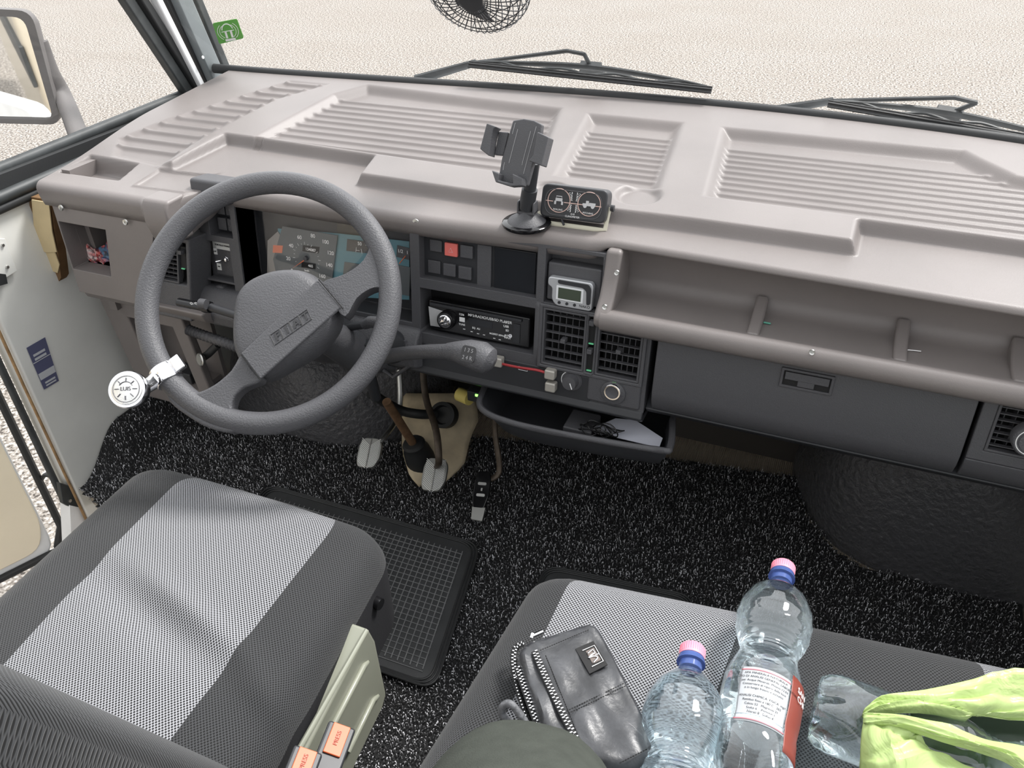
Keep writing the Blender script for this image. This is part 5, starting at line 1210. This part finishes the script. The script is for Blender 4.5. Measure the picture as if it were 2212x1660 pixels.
# ================================================================== SEATS
F_LT = mesh_fabric('light_mesh_fabric', srgb(152, 153, 157), srgb(14, 14, 16)); F_DK = mesh_fabric('dark_mesh_fabric', srgb(58, 59, 61), srgb(9, 9, 10)); 
M_SIDE = mat('black_seat_side', srgb(30, 30, 33), .8, bump=.3, bscale=400)
def cushion(name, x0f, x1f, x0b, x1b, yf, yb_, ztop, bands, parent, R=.05, skirt=.14, cr=.05, crown=.015, wrinkle=None, frontR=.06, na=90, nb=70):
    """top cushion: bands = list of (a_lo,a_hi,mat index) in fraction of width"""
    L0, L1 = -1.0, 1.0; aa = []
    # param across: skirt, round, flat, round, skirt
    acr = [(-1, -skirt), (-1, -skirt * .5)] + [('r', -t) for t in np.linspace(90, 0, 9)] 
    cols = []      # (offset from centre as function: side, inset, dz)
    for s_ in (skirt, skirt * .5): cols.append((-1, 0.0, -R - s_))
    for t in np.linspace(90, 0, 9): cols.append((-1, R * (1 - math.sin(math.radians(t))), -R * (1 - math.cos(math.radians(t)))))
    nflat = na
    for k in range(1, nflat): cols.append((0, k / nflat, 0.0))
    for t in np.linspace(0, 90, 9): cols.append((1, R * (1 - math.sin(math.radians(t))), -R * (1 - math.cos(math.radians(t)))))
    for s_ in (skirt * .5, skirt): cols.append((1, 0.0, -R - s_))
    rws = []
    for s_ in (skirt, skirt * .5): rws.append((yf, -frontR - s_))
    for t in np.linspace(90, 0, 9): rws.append((yf - frontR * (1 - math.sin(math.radians(t))), -frontR * (1 - math.cos(math.radians(t)))))
    for k in range(1, nb + 1): rws.append((yf - frontR + (yb_ - yf + frontR) * k / nb, 0.0))
    V, UV = [], []
    for (y, dzf) in rws:
        f = (yf - y) / (yf - yb_); xl = x0f + (x0b - x0f) * f; xr = x1f + (x1b - x1f) * f
        dfr = max(0, cr - (yf - y)); sh = cr - math.sqrt(max(0, cr * cr - dfr * dfr)) if dfr > 0 else 0
        xl += sh; xr -= sh
        for (sd_, q, dza) in cols:
            if sd_ == -1: x = xl + q
            elif sd_ == 1: x = xr - q
            else:
                bs_ = sorted({(b_ if not callable(b_) else b_(.35), b_ if not callable(b_) else b_(f)) for bb in bands for b_ in bb[:2] if (b_ if not callable(b_) else b_(.35)) < 1})
                W_ = xr - xl; lo_e, hi_e = R / W_, 1 - R / W_; qa = lo_e + (hi_e - lo_e) * q
                qa = np.interp(qa, [lo_e] + [k_[0] for k_ in bs_] + [hi_e], [lo_e] + [k_[1] for k_ in bs_] + [hi_e]); x = xl + W_ * qa
            a = (x - xl) / (xr - xl); z = ztop + dzf + dza + crown * math.sin(PI * min(1, max(0, a))) * math.sin(PI * min(1, max(0.02, f * .85 + .1)))
            if wrinkle: z += wrinkle(x, y, a, f)
            z = max(z, ztop - R - skirt)
            if name == 'seat_cushion' and parent.name.startswith('passenger'): y_ = y + .11 * (x - .1) * max(0, 1 - f)
            else: y_ = y
            V.append((x, y_, z)); UV.append((x - dza * (1 if sd_ > 0 else -1), y - dzf))
    nc_ = len(cols); F = grid_faces(len(rws), nc_); mi = []
    for f_ in F:
        vs = [V[i] for i in f_]; xm_ = sum(v[0] for v in vs) / 4; ym = sum(v[1] for v in vs) / 4; c_ = f_[0] % nc_
        fr = (yf - ym) / (yf - yb_); xl = x0f + (x0b - x0f) * fr; xr = x1f + (x1b - x1f) * fr; a = (xm_ - xl) / (xr - xl); k = 0
        if 11 <= c_ <= len(cols) - 12:
            qc = (c_ - 11 + 1.5) / nflat; We = (x1f + x1b - x0f - x0b) / 2; qe = R / We + (1 - 2 * R / We) * qc
        else: qe = a
        for lo, hi, ix in bands:
            lo_ = lo(.35) if callable(lo) else lo; hi_ = hi(.35) if callable(hi) else hi
            if lo_ <= qe < hi_: k = ix
        if c_ < 2 or c_ >= nc_ - 3: k = 2 if parent.name.startswith('driver') else k
        mi.append(k)
    return obj(name, V, F, None, parent, mats=[F_DK, F_LT, M_SIDE], midx=mi, uv=UV)
SZ = .365
ds = thing('driver_seat', 'driver seat with light grey mesh centre and black mesh sides', 'seat', (-.70, .40, .02))
def wr(x, y, a, f):
    return .010 * math.exp(-(((y - .47) + .25 * (x + .70)) / .018) ** 2) * math.exp(-((x + .66) / .12) ** 2) - .014 * math.exp(-(((y - .435) + .25 * (x + .70)) / .03) ** 2) * math.exp(-((x + .72) / .12) ** 2) + .008 * math.exp(-(((y - .40) + .3 * (x + .5)) / .02) ** 2) * math.exp(-((x + .50) / .05) ** 2)
cushion('seat_cushion', -.985, -.505, -.950, -.445, .715, .20, SZ, [(lambda f: .22 + .04 * f, lambda f: .83 - .07 * f, 1)], ds, R=.045, skirt=.12, cr=.07, wrinkle=wr, na=130)
# backrest: rounded slab leaning back, near the camera
def backrest(name, xa, xb, ybase, par, bands, zlo=.30, zhi=.80, lean=.18, th=.12):
    V, UV, mi = [], [], []; nu, nv = 60, 50; xc, hw = (xa + xb) / 2, (xb - xa) / 2
    for j in range(nv):
        v = j / (nv - 1); z = zlo + (zhi - zlo) * v
        hwv = hw * (1 - .25 * max(0, v - .75) ** 2 * 16 * .25); 
        for i in range(nu):
            a = 2 * PI * i / nu; ca_, sa2 = math.cos(a), math.sin(a); ex_ = abs(ca_) ** .45 * (1 if ca_ > 0 else -1); ey_ = abs(sa2) ** .7 * (1 if sa2 > 0 else -1)
            cap = math.sqrt(max(.02, 1 - max(0, (v - .86) / .14) ** 2)); low_ = math.sqrt(max(.15, 1 - max(0, (.12 - v) / .12) ** 2))
            V.append((xc + hwv * ex_ * (1 - .08 * (1 - cap)), ybase + .020 * (ex_ + 1) / 2 - lean * v + th / 2 * ey_ * cap * low_ + .02 * abs(ex_) ** 4 * (ey_ > 0), z)); UV.append((xc + hw * ex_ + .5 * (ybase - .0) * 0 + .03 * ey_ * (1 if ca_ > 0 else -1) * abs(ex_) ** 6, z - th * .9 * ey_ * cap * low_))
    F = [(j * nu + i, j * nu + (i + 1) % nu, (j + 1) * nu + (i + 1) % nu, (j + 1) * nu + i) for j in range(nv - 1) for i in range(nu)]
    for f_ in F:
        a = (V[f_[0]][0] - xa) / (xb - xa); mi.append(1 if bands[0] < a < bands[1] else 0)
    F.append(tuple((nv - 1) * nu + i for i in range(nu))); mi.append(0)
    return obj(name, V, F, None, par, mats=[F_DK, F_LT, M_SIDE], midx=mi, uv=UV)
backrest('backrest', -.99, -.448, .262, ds, (-.1, .30), zhi=.78)
# painted metal seat base with pressed ribs
bpx = [(795, 1358), (812, 1385), (834, 1500), (826, 1530), (800, 1575), (760, 1640), (735, 1720), (600, 1720), (640, 1640), (700, 1530)]
M_BASE = mat('grey_green_paint', srgb(142, 144, 130), .38, var=.04, vscale=10, coat=.3)
V2 = [XP(*p, -.43) for p in bpx]
sb = MB().prism([XP(*p, -.452) for p in [(797, 1355), (838, 1500), (818, 1570), (770, 1720), (560, 1720)]], (-.02, 0, 0))
sbo = MB()
yA, yB = .60, .18
prof = [(-.445, .325), (-.438, .318), (-.425, .19), (-.42, .02), (-.47, .02), (-.47, .325)]
pts0 = [(x, .585 - (z - .02) * .02, z) for x, z in prof]
side_pts = [XP(*p, -.462) for p in [(797, 1358), (812, 1385), (836, 1500), (828, 1530), (806, 1575), (770, 1650), (735, 1760), (590, 1760)]]
base_o = MB().prism(side_pts, (-.44, 0, 0)).build('seat_base', M_BASE, ds, bevel=.005)
for pa_, pb_, pc3 in (((792, 1432), (786, 1440), (708, 1590)), ((814, 1505), (806, 1514), (752, 1625))):
    MB().tube([XP(*pa_, -.4635), XP(*pb_, -.4600), XP(*pc3, -.4600)], .0042, 10).build('pressed_rib', M_BASE, base_o)
MB().tube([XP(792, 1362, -.462), XP(600, 1700, -.462)], .0035, 8).build('rolled_edge', M_BASE, base_o)
c = ZP(817, 1303, .30); MB().tube([c + np.array([-.04, .004, 0]), c + np.array([.004, 0, -.002])], .009, 12).build('adjuster_knob', M_GLOS, ds)
# buckles
def buckle(label, pa, pb, z):
    a, b2 = ZP(*pa, z), ZP(*pb, z); d = a - b2; ln = np.linalg.norm(d); d /= ln; up_ = CAM - a; up_ -= (up_ @ d) * d; up_ /= np.linalg.norm(up_); s_ = np.cross(d, up_)
    r = thing('belt_buckle', label, 'buckle', b2 - up_ * .02, 'orange belt buckles by the driver seat')
    w = .0165
    MB().box(b2 - s_ * w - up_ * .012 - d * .03, d * (ln + .03), s_ * 2 * w, up_ * .020).build('body', M_BLK2, r, bevel=.003)
    MB().box(b2 - s_ * w * .62 + up_ * .008, d * ln * .94, s_ * 2 * w * .62, up_ * .003).build('release_button', mat('orange_button', srgb(205, 96, 56), .4), r, bevel=.001)
    text('PRESS', b2 + d * ln * .5 + up_ * .011, d, np.cross(up_, d), .007, mat('dark_red_ink', srgb(150, 60, 40), .5), 'lettering', r, depth=.0002)
    MB().tube([b2 - d * .02, b2 - d * .08 - up_ * .05], .010, 8, flat=.4).build('strap', M_RUB, r)
buckle('orange belt buckle, the higher one on the metal seat base', (738, 1572), (712, 1640), .345)
buckle('orange belt buckle, the lower one at the bottom edge by the seat', (665, 1625), (640, 1690), .370)

ps = thing('passenger_bench', 'grey and black mesh covered passenger bench seat at lower right', 'seat', (.1, .45, .02))
cushion('seat_cushion', -.285, .47, -.368, .47, .775, -.35, SZ, [(lambda f: .068 + .10 * f, lambda f: .375 - .067 * f, 1), (.745, 1.1, 1)], ps, R=.05, skirt=.18, cr=.045, crown=.008, na=150, nb=110)
MB().aabb(-.22, .44, .15, .70, .02, .20).build('bench_base', M_BLK2, ps, bevel=.01)
sb_ = None

# ================================================================== THINGS ON THE BENCH
ZB = SZ + .006
bag = thing('leather_bag', 'worn black leather zip bag lying on the passenger bench', 'bag', ZP(1280, 1500, ZB))
def BGC(x, y): return (1080 + x / 4.882, 1320 + y / 4.882)
def BP(x, y, z=.415):
    a = BGC(x, y); return ZP(a[0], a[1], z)
topL = [(205, 420), (260, 350), (350, 300), (900, 130), (960, 130), (1050, 190), (1250, 560), (1640, 1350), (1660, 1450), (1560, 1560), (1270, 1640), (1000, 1600), (700, 1400), (480, 1280), (330, 880), (225, 560)]
S = spline([BP(*q) for q in topL], 4, closed=True); N = len(S); c = S.mean(0); rings = []
for (f, z) in ((.985, ZB + .001), (1.015, ZB + .008), (1.02, ZB + .022), (1.015, ZB + .034), (.995, .409), (.965, .4145)):
    rings.append(np.column_stack([c[:2] + (S[:, :2] - c[:2]) * f, np.full(N, z)]))
for f in (.9, .8, .68, .55, .4, .25, .1):
    r = np.column_stack([c[:2] + (S[:, :2] - c[:2]) * f, np.full(N, .416)]); r[:, 2] += .0035 * np.sin(r[:, 0] * 130 + r[:, 1] * 60) * np.sin(r[:, 1] * 75) + .003 * (1 - f); rings.append(r)
V = np.vstack(rings); K = len(rings); F = [(k * N + i, k * N + (i + 1) % N, (k + 1) * N + (i + 1) % N, (k + 1) * N + i) for k in range(K - 1) for i in range(N)] + [tuple((K - 1) * N + i for i in range(N)), tuple(range(N))[::-1]]
M_BAG = mat('worn_black_leather', srgb(56, 57, 60), .36, bump=.5, bscale=160, var=.55, vscale=26, spec=.7, detail=8)
bb = obj('body', V, F, M_BAG, bag)
def zipper(name, pts, w=.0024):
    P = spline(pts, 30); L = [0]
    for i in range(1, len(P)): L.append(L[-1] + np.linalg.norm(P[i] - P[i - 1]))
    tp = MB().tube(P, .0042, 8, flat=.25, up=(0, 0, 1)).build(name, M_DEEP, bag); m = MB(); n = int(L[-1] / .0022)
    for k in range(n):
        d = k * .0022; i = min(np.searchsorted(L, d), len(P) - 2); t_ = P[i + 1] - P[i]; t_ /= np.linalg.norm(t_) + 1e-9; s_ = np.cross(t_, (0, 0, 1)); s_ /= np.linalg.norm(s_)
        p = P[i] + np.array([0, 0, .0008]); sg = 1 if k % 2 else -1; m.box(p + s_ * sg * .0002 - s_ * w * (sg < 0), s_ * w, t_ * .0013, (0, 0, .0013))
    m.build('teeth', M_CHR, tp)
zipper('front_zipper', [BP(365, 430, .418), BP(470, 680, .4195), BP(600, 960, .4195), BP(740, 1240, .419), BP(850, 1440, .418)], .0030)
zipper('side_zipper', [BP(250, 345, .402), BP(165, 400, .396), BP(145, 560, .392), BP(190, 800, .392), BP(260, 1030, .392), BP(370, 1270, .392)])
zipper('side_zipper', [BP(185, 600, .404), BP(250, 790, .405), BP(320, 990, .405), BP(430, 1290, .404)])
for a, b2 in (((420, 420), (940, 200)), ((700, 1060), (1310, 765)), ((720, 1085), (1330, 790)), ((1260, 1610), (1610, 1430)), ((480, 470), (880, 1460))):
    P0, P1 = BP(*a, .4205), BP(*b2, .4195); n = int(np.linalg.norm(P1 - P0) / .003); m = MB()
    for k in range(n):
        p = P0 + (P1 - P0) * (k + .1) / n; q = P0 + (P1 - P0) * (k + .75) / n; m.tube([p, q], .0006, 4)
    m.build('stitching', M_DEEP, bb)
MB().prism([BP(*q, .420) for q in ((795, 408), (985, 325), (1135, 575), (945, 672))], (0, 0, .0012)).build('patch', M_DEEP, bag)
pt_ = MB().tube([BP(870, 420, .4222), BP(995, 365, .4222), BP(1090, 530, .4222), BP(970, 590, .4222)], .0005, 5).build('patch_outline', M_WHITE, bag)
MB().prism([BP(*q, .4212) for q in ((905, 430), (990, 392), (1065, 522), (978, 562))], (0, 0, .0006)).build('logo_plate', mat('brown_logo_plate', srgb(105, 95, 90), .4), bag)
MB().tube(spline([BP(*q, .4226) for q in ((925, 450), (975, 412), (1000, 440), (955, 475), (940, 495), (985, 480), (1030, 490), (985, 545))], 5), .0009, 6).tube([BP(1005, 465, .4226), BP(1040, 455, .4226)], .0008, 6).build('logo_mark', M_CHR, bag)
MB().tube([BP(330, 290, .408), BP(345, 240, .410)], .0028, 8).tube([BP(350, 262, .41), BP(455, 215, .412)], .0022, 6).build('zip_pull', M_CHR, bag)
MB().tube(spline([BP(330, 1290, .40), BP(230, 1120, .415), BP(110, 985, .425), BP(30, 1010, .42), BP(25, 1090, .41), BP(120, 1190, .40)], 8), .0042, 10).build('wrist_strap', mat('worn_strap', srgb(96, 97, 100), .5, bump=.5, bscale=500, var=.4, vscale=200), bag)

# ---- water bottles
M_PET = bpy.data.materials.new('water_in_clear_plastic'); M_PET.use_nodes = True; b = M_PET.node_tree.nodes['Principled BSDF']
b.inputs['Base Color'].default_value = (.80, .93, .98, 1); b.inputs['Transmission Weight'].default_value = 1; b.inputs['Roughness'].default_value = .01; b.inputs['IOR'].default_value = 1.30; b.inputs['Specular IOR Level'].default_value = .8; b.inputs['Coat Weight'].default_value = 1; b.inputs['Coat IOR'].default_value = 1.9; b.inputs['Coat Roughness'].default_value = .02
t = M_PET.node_tree; tr_ = t.nodes.new('ShaderNodeBsdfTransparent'); tr_.inputs[0].default_value = (.86, .93, .96, 1); mx = t.nodes.new('ShaderNodeMixShader'); mx.inputs[0].default_value = .28
t.links.new(b.outputs[0], mx.inputs[1]); t.links.new(tr_.outputs[0], mx.inputs[2]); t.links.new(mx.outputs[0], t.nodes['Material Output'].inputs[0])
M_CAP = mat('pink_cap', srgb(240, 150, 170), .4, bump=.1, bscale=200); M_NECK = mat('blue_neck_plastic', srgb(110, 135, 205), .15, trans=.6, ior=1.3)
def bottle(label, capc, axis, roll, with_label):
    """capc: centre of the cap's outer face, axis: unit vector from cap to base"""
    ax_ = np.array(axis, float); ax_ /= np.linalg.norm(ax_); O = np.array(capc, float)
    r = thing('water_bottle', label, 'bottle', O + ax_ * .15 - np.array([0, 0, .043]), 'water bottles lying on the bench')
    def rr(h):
        b_ = np.interp(h, [.030, .038, .046, .060, .078, .095, .112, .128, .142, .156, .170, .185, .205, .225, .245, .265, .300, .312, .320], [.0125, .016, .0235, .0350, .0420, .0440, .0425, .0365, .0305, .0330, .0385, .0425, .0432, .0425, .0405, .0420, .0432, .040, .034])
        if .118 < h < .168: b_ += .0007 * math.sin(h * 2 * PI / .006)
        if .245 < h < .262: b_ += .0005 * math.sin(h * 2 * PI / .006)
        return b_
    prof = [(h, rr(h)) for h in np.linspace(.030, .320, 130)] + [(.316, .026), (.310, .014), (.309, .002)]
    m = MB().lathe(O, ax_, prof, 56, ref=(0, 0, 1)); V = np.array(m.v)
    # moulded oval on the upward side of the bulb and petaloid base
    a = np.array([0, 0, 1.]) - ax_[2] * ax_; a /= np.linalg.norm(a); b2 = np.cross(ax_, a)
    rel = V - O; h = rel @ ax_; ra = rel - h[:, None] * ax_; rl = np.linalg.norm(ra, axis=1) + 1e-9; th = np.arctan2(ra @ b2, ra @ a)
    for hc, hw_, tw in ((.085, .030, .62), (.205, .030, .62)):
        e = np.sqrt(((h - hc) / hw_) ** 2 + (th / tw) ** 2); dr = -.0012 * sstep(1 - e, -.05, .12) - .0018 * np.exp(-((e - 1) / .06) ** 2) * 0; V = V + (ra / rl[:, None]) * (dr * (rl > .01))[:, None]
    k = sstep(h, .268, .312); V = V + (ra / rl[:, None]) * ((-.013 * (.5 + .5 * np.cos(5 * th))) * k * (rl > .02))[:, None]
    obj('body', V, m.f, M_PET, r)
    cp = MB().lathe(O, ax_, [(0, .0), (0, .0130), (.0015, .0142), (.014, .0146), (.0145, .0146)], 36).build('cap', M_CAP, r)
    m = MB()
    for k_ in range(36):
        t_ = 2 * PI * k_ / 36; p = O + (math.cos(t_) * a + math.sin(t_) * b2) * .0145; m.tube([p + ax_ * .002, p + ax_ * .011], .0004, 4)
    m.build('cap_ridges', M_CAP, cp)
    MB().lathe(O, ax_, [(.0150, .0135), (.0155, .0150), (.019, .0152), (.020, .0160), (.0225, .0163), (.0235, .0130), (.031, .0128)], 36).build('neck', M_NECK, r)
    if with_label:
        def lab(t0, t1, h0, h1, mm, nm, off=.0006, wav=0):
            nu, nv = 26, 12; V = []
            for j in range(nv):
                for i in range(nu):
                    hh_ = h0 + (h1 - h0) * j / (nv - 1); tt = t0 + (t1 - t0) * i / (nu - 1)
                    if wav and i == 0: tt += wav * math.sin(hh_ * 160)
                    V.append(O + ax_ * hh_ + (rr(hh_) + off) * (math.cos(tt) * a + math.sin(tt) * b2))
            return obj(nm, V, grid_faces(nv, nu), mm, r, solid=.0003)
        w1 = lab(-.62, .62, .196, .262, mat('white_label', srgb(176, 179, 183), .4), 'paper_label') if roll == 0 else None
        sgn = 1 if (a @ np.array([0, 0, 1]) > 0) else 1
        side = 1 if (b2 @ np.array([1., 0, 0])) > 0 else -1
        lab(*((.66, 1.6) if side > 0 else (-1.6, -.66)), .186, .278, mat('brown_red_label', srgb(128, 62, 52), .4), 'brown_label', .0007)
        for h_ in (.199, .259): lab(-.62, .62, h_, h_ + .0012, mat('pink_line', srgb(215, 120, 130), .4), 'label_line', .0011)
        # printed lines on the label
        rx = -b2 * side * -1
        words = ['APA MINERALA NATURALA', 'INSTITUTO DI ANALISI GENERAL LABORATORIO', 'per Acque Minerali, Milano 12.03', 'Conservare al riparo dalla luce', 'e in luogo fresco e asciutto', '', 'ANALISI CHIMICA  FISICA  mg/l', 'Residuo fisso a 180 C   262', 'Calcio 52   Magnesio 31', 'Sodio 6    Potassio 1', 'Nitrati 8   Solfati 4']
        for k_, wd in enumerate(words):
            if not wd: continue
            hh_ = .204 + .0046 * k_; P_ = O + ax_ * hh_ + a * (rr(hh_) + .0010)
            o = text(wd, P_, b2 * side, -ax_ if np.dot(np.cross(b2 * side, -ax_), a) > 0 else ax_, .0036, M_DEEP, 'label_text', w1, depth=.0001, lift=.0)
            # wrap the flat line round the bottle
            L = np.array(o.matrix_world.translation) if False else np.array(wloc(w1))
            for v in o.data.vertices:
                p = np.array(v.co) + L; q = p - O; hv = q @ ax_; s_ = q @ b2; tt = s_ / rr(.23); rn = rr(min(max(hv, .19), .27)) + .0011; p2 = O + ax_ * hv + rn * (math.cos(tt) * a + math.sin(tt) * b2); v.co = Vector(p2 - L)
        t0 = 1.02 * side
        dirn = math.cos(t0) * a + math.sin(t0) * b2; tg_ = (-math.sin(t0) * a + math.cos(t0) * b2) * side
        for wd, hh_, sz_ in (('SAN', .200, .0095), ('CHI', .2095, .0095)):
            text(wd, O + ax_ * hh_ + dirn * (rr(hh_) + .0014), tg_, -ax_ if np.dot(np.cross(tg_, -ax_), dirn) > 0 else ax_, sz_, M_WHITE, 'label_word', r, depth=.0002)
    return r
def bax(p0, p1, z0, z1): A = ZP(*p0, z0); B = ZP(*p1, z1); return A, (B - A)
RB_ = ZB + .0445
A, d = bax((1693, 1222), (1628, 1600), RB_ + .004, RB_ - .001); bottle('full water bottle with paper label, its pink cap over the seat edge', A, d, 0, True)
A, d = bax((1497, 1400), (1462, 1660), RB_ + .002, RB_); bottle('full water bottle without label, between leather bag and labelled bottle', A, d, 1, False)
# third bottle: its clear base sticks out of the green bag
B0 = ZP(1762, 1530, RB_); B1 = ZP(1960, 1600, RB_); d = B0 - B1; d /= np.linalg.norm(d)
bottle('clear bottle lying with its lobed base sticking out of the green bag', B0 - d * .318, d, 2, False)

# ---- green carrier bag
M_GB = bpy.data.materials.new('thin_green_plastic'); M_GB.use_nodes = True; t = M_GB.node_tree; b = t.nodes['Principled BSDF']
b.inputs['Base Color'].default_value = (*srgb(190, 210, 140), 1); b.inputs['Roughness'].default_value = .35
tl = t.nodes.new('ShaderNodeBsdfTranslucent'); tl.inputs[0].default_value = (*srgb(205, 232, 130), 1); mx = t.nodes.new('ShaderNodeMixShader'); mx.inputs[0].default_value = .25
out_ = t.nodes['Material Output']; t.links.new(b.outputs[0], mx.inputs[1]); t.links.new(tl.outputs[0], mx.inputs[2]); t.links.new(mx.outputs[0], out_.inputs[0])
co = t.nodes.new('ShaderNodeTexCoord'); nn = noise(t, 22, 3, co.outputs['Object']); nn.inputs['Distortion'].default_value = 1.5
bp = t.nodes.new('ShaderNodeBump'); bp.inputs['Strength'].default_value = .6; bp.inputs['Distance'].default_value = .006; t.links.new(nn.outputs['Fac'], bp.inputs['Height']); t.links.new(bp.outputs[0], b.inputs['Normal']); t.links.new(bp.outputs[0], tl.inputs['Normal'])
gb = thing('green_plastic_bag', 'thin green plastic carrier bag with handles at the lower right', 'bag', ZP(2050, 1600, ZB))
def sheet(name, rows_, parent, n=6, m_=14, crease=.004, seed=0):
    """rows_: list of control rows of (px,py,z); smooth lofted sheet with fine creases"""
    R_ = [spline([ZP(*q[:2], q[2]) for q in r_], n) for r_ in rows_]; nc_ = len(R_[0]); G = []
    R_ = np.array(R_)
    for c_ in range(nc_): G.append(spline(R_[:, c_], m_))
    G = np.array(G).transpose(1, 0, 2); nr = G.shape[0]; rg = np.random.default_rng(seed)
    for k in range(7):
        c_ = rg.uniform(0, 1, 2); a_ = rg.uniform(0, PI); w_ = rg.uniform(.03, .09); I, J = np.meshgrid(np.linspace(0, 1, nr), np.linspace(0, 1, nc_), indexing='ij')
        d_ = (I - c_[0]) * math.cos(a_) + (J - c_[1]) * math.sin(a_); G[:, :, 2] += crease * np.clip(1 - np.abs(d_) / w_, 0, 1) * rg.choice([-1, 1])
    G[:, :, 2] = np.maximum(G[:, :, 2], ZB + .001)
    return obj(name, G.reshape(-1, 3), grid_faces(nr, nc_), M_GB, parent, solid=.0006)
zt_ = ZB
sheet('body', [[(1868, 1530, .462), (1905, 1503, .470), (2000, 1490, .470), (2100, 1468, .47), (2192, 1443, .475), (2330, 1470, .46)],
               [(1862, 1548, .458), (1910, 1530, .470), (2000, 1522, .472), (2095, 1525, .468), (2170, 1520, .462), (2330, 1530, .45)],
               [(1866, 1556, .45), (1930, 1540, .462), (2010, 1545, .455), (2080, 1560, .45), (2110, 1548, .45), (2330, 1562, .44)]], gb, seed=1)
sheet('handle', [[(1866, 1540, .468), (1950, 1545, .478), (2050, 1568, .482), (2130, 1598, .478), (2210, 1612, .47), (2330, 1650, .45)],
                 [(1864, 1560, .470), (1950, 1562, .486), (2050, 1590, .490), (2130, 1615, .488), (2200, 1640, .48), (2300, 1710, .45)],
                 [(1870, 1575, .462), (1955, 1580, .476), (2040, 1606, .480), (2115, 1628, .478), (2190, 1660, .47), (2270, 1740, .44)]], gb, seed=2, crease=.003)
sheet('front_panel', [[(1866, 1552, .468), (1895, 1548, .474), (1945, 1560, .476), (1975, 1580, .474), (1990, 1578, .470)],
                      [(1860, 1590, .462), (1890, 1595, .474), (1940, 1590, .480), (1985, 1585, .476), (1992, 1600, .466)],
                      [(1858, 1640, .45), (1890, 1650, .466), (1950, 1640, .474), (2000, 1625, .47), (2030, 1630, .46)],
                      [(1860, 1720, .43), (1900, 1730, .45), (1970, 1720, .46), (2060, 1690, .46), (2140, 1670, .455)]], gb, seed=3)
sheet('shaded_inside', [[(1960, 1540, .44), (2100, 1545, .43), (2330, 1555, .43)], [(1960, 1600, .40), (2100, 1600, .385), (2330, 1610, .385)], [(1980, 1720, .40), (2100, 1720, .385), (2330, 1720, .385)]], gb, seed=4).data.materials[0] = mat('green_plastic_painted_shaded', srgb(62, 74, 58), .4)  # inside of the bag, its shade painted as a darker green

# ================================================================== PERSON (trousered leg)
kx_, ky2, kz_ = ZP(1125, 1800, .455); leg_v = [np.array(q) for q in [(.10, -.42, .80), (.03, -.18, .68), (kx_ + .075, ky2 - .18, .585), (kx_ + .018, ky2 - .045, .515), (kx_, ky2 - .012, .478), (kx_ - .002, ky2 - .06, .455), (kx_ + .02, ky2 - .28, .445), (kx_ + .05, ky2 - .50, .435)]]
P = spline(leg_v, 8); rad_k = np.interp(np.linspace(0, 1, len(P)), [0, .15, .30, .43, .57, .68, .85, 1], [.12, .112, .104, .095, .086, .072, .062, .056])
pr_ = MB().tube(P, rad_k, 40, up=(1, 0, 0)); V = np.array(pr_.v)
V += .0015 * np.sin(V[:, [1]] * 60 + V[:, [2]] * 40 + np.sin(V[:, [0]] * 50) * 2)
M_TRO = mat('grey_green_trouser_cloth', srgb(64, 67, 62), .95, bump=.8, bscale=700, var=.10, vscale=60, spec=.15)
per = thing('person', 'knee of a seated person in grey green trousers at the bottom edge', 'person', (-.1, .1, .38))
obj('trousers', V, pr_.f, M_TRO, per)
lp_ = leg_v[-1]; MB().tube(spline([lp_ + np.array(q) for q in [(0, .02, 0), (.005, -.06, -.005), (.01, -.12, -.01), (.012, -.16, -.03)]], 6), [.044] * 7 + [.042] * 6 + [.038] * 5 + [.03], 18, flat=.9).build('shoe', M_BLK2, per)
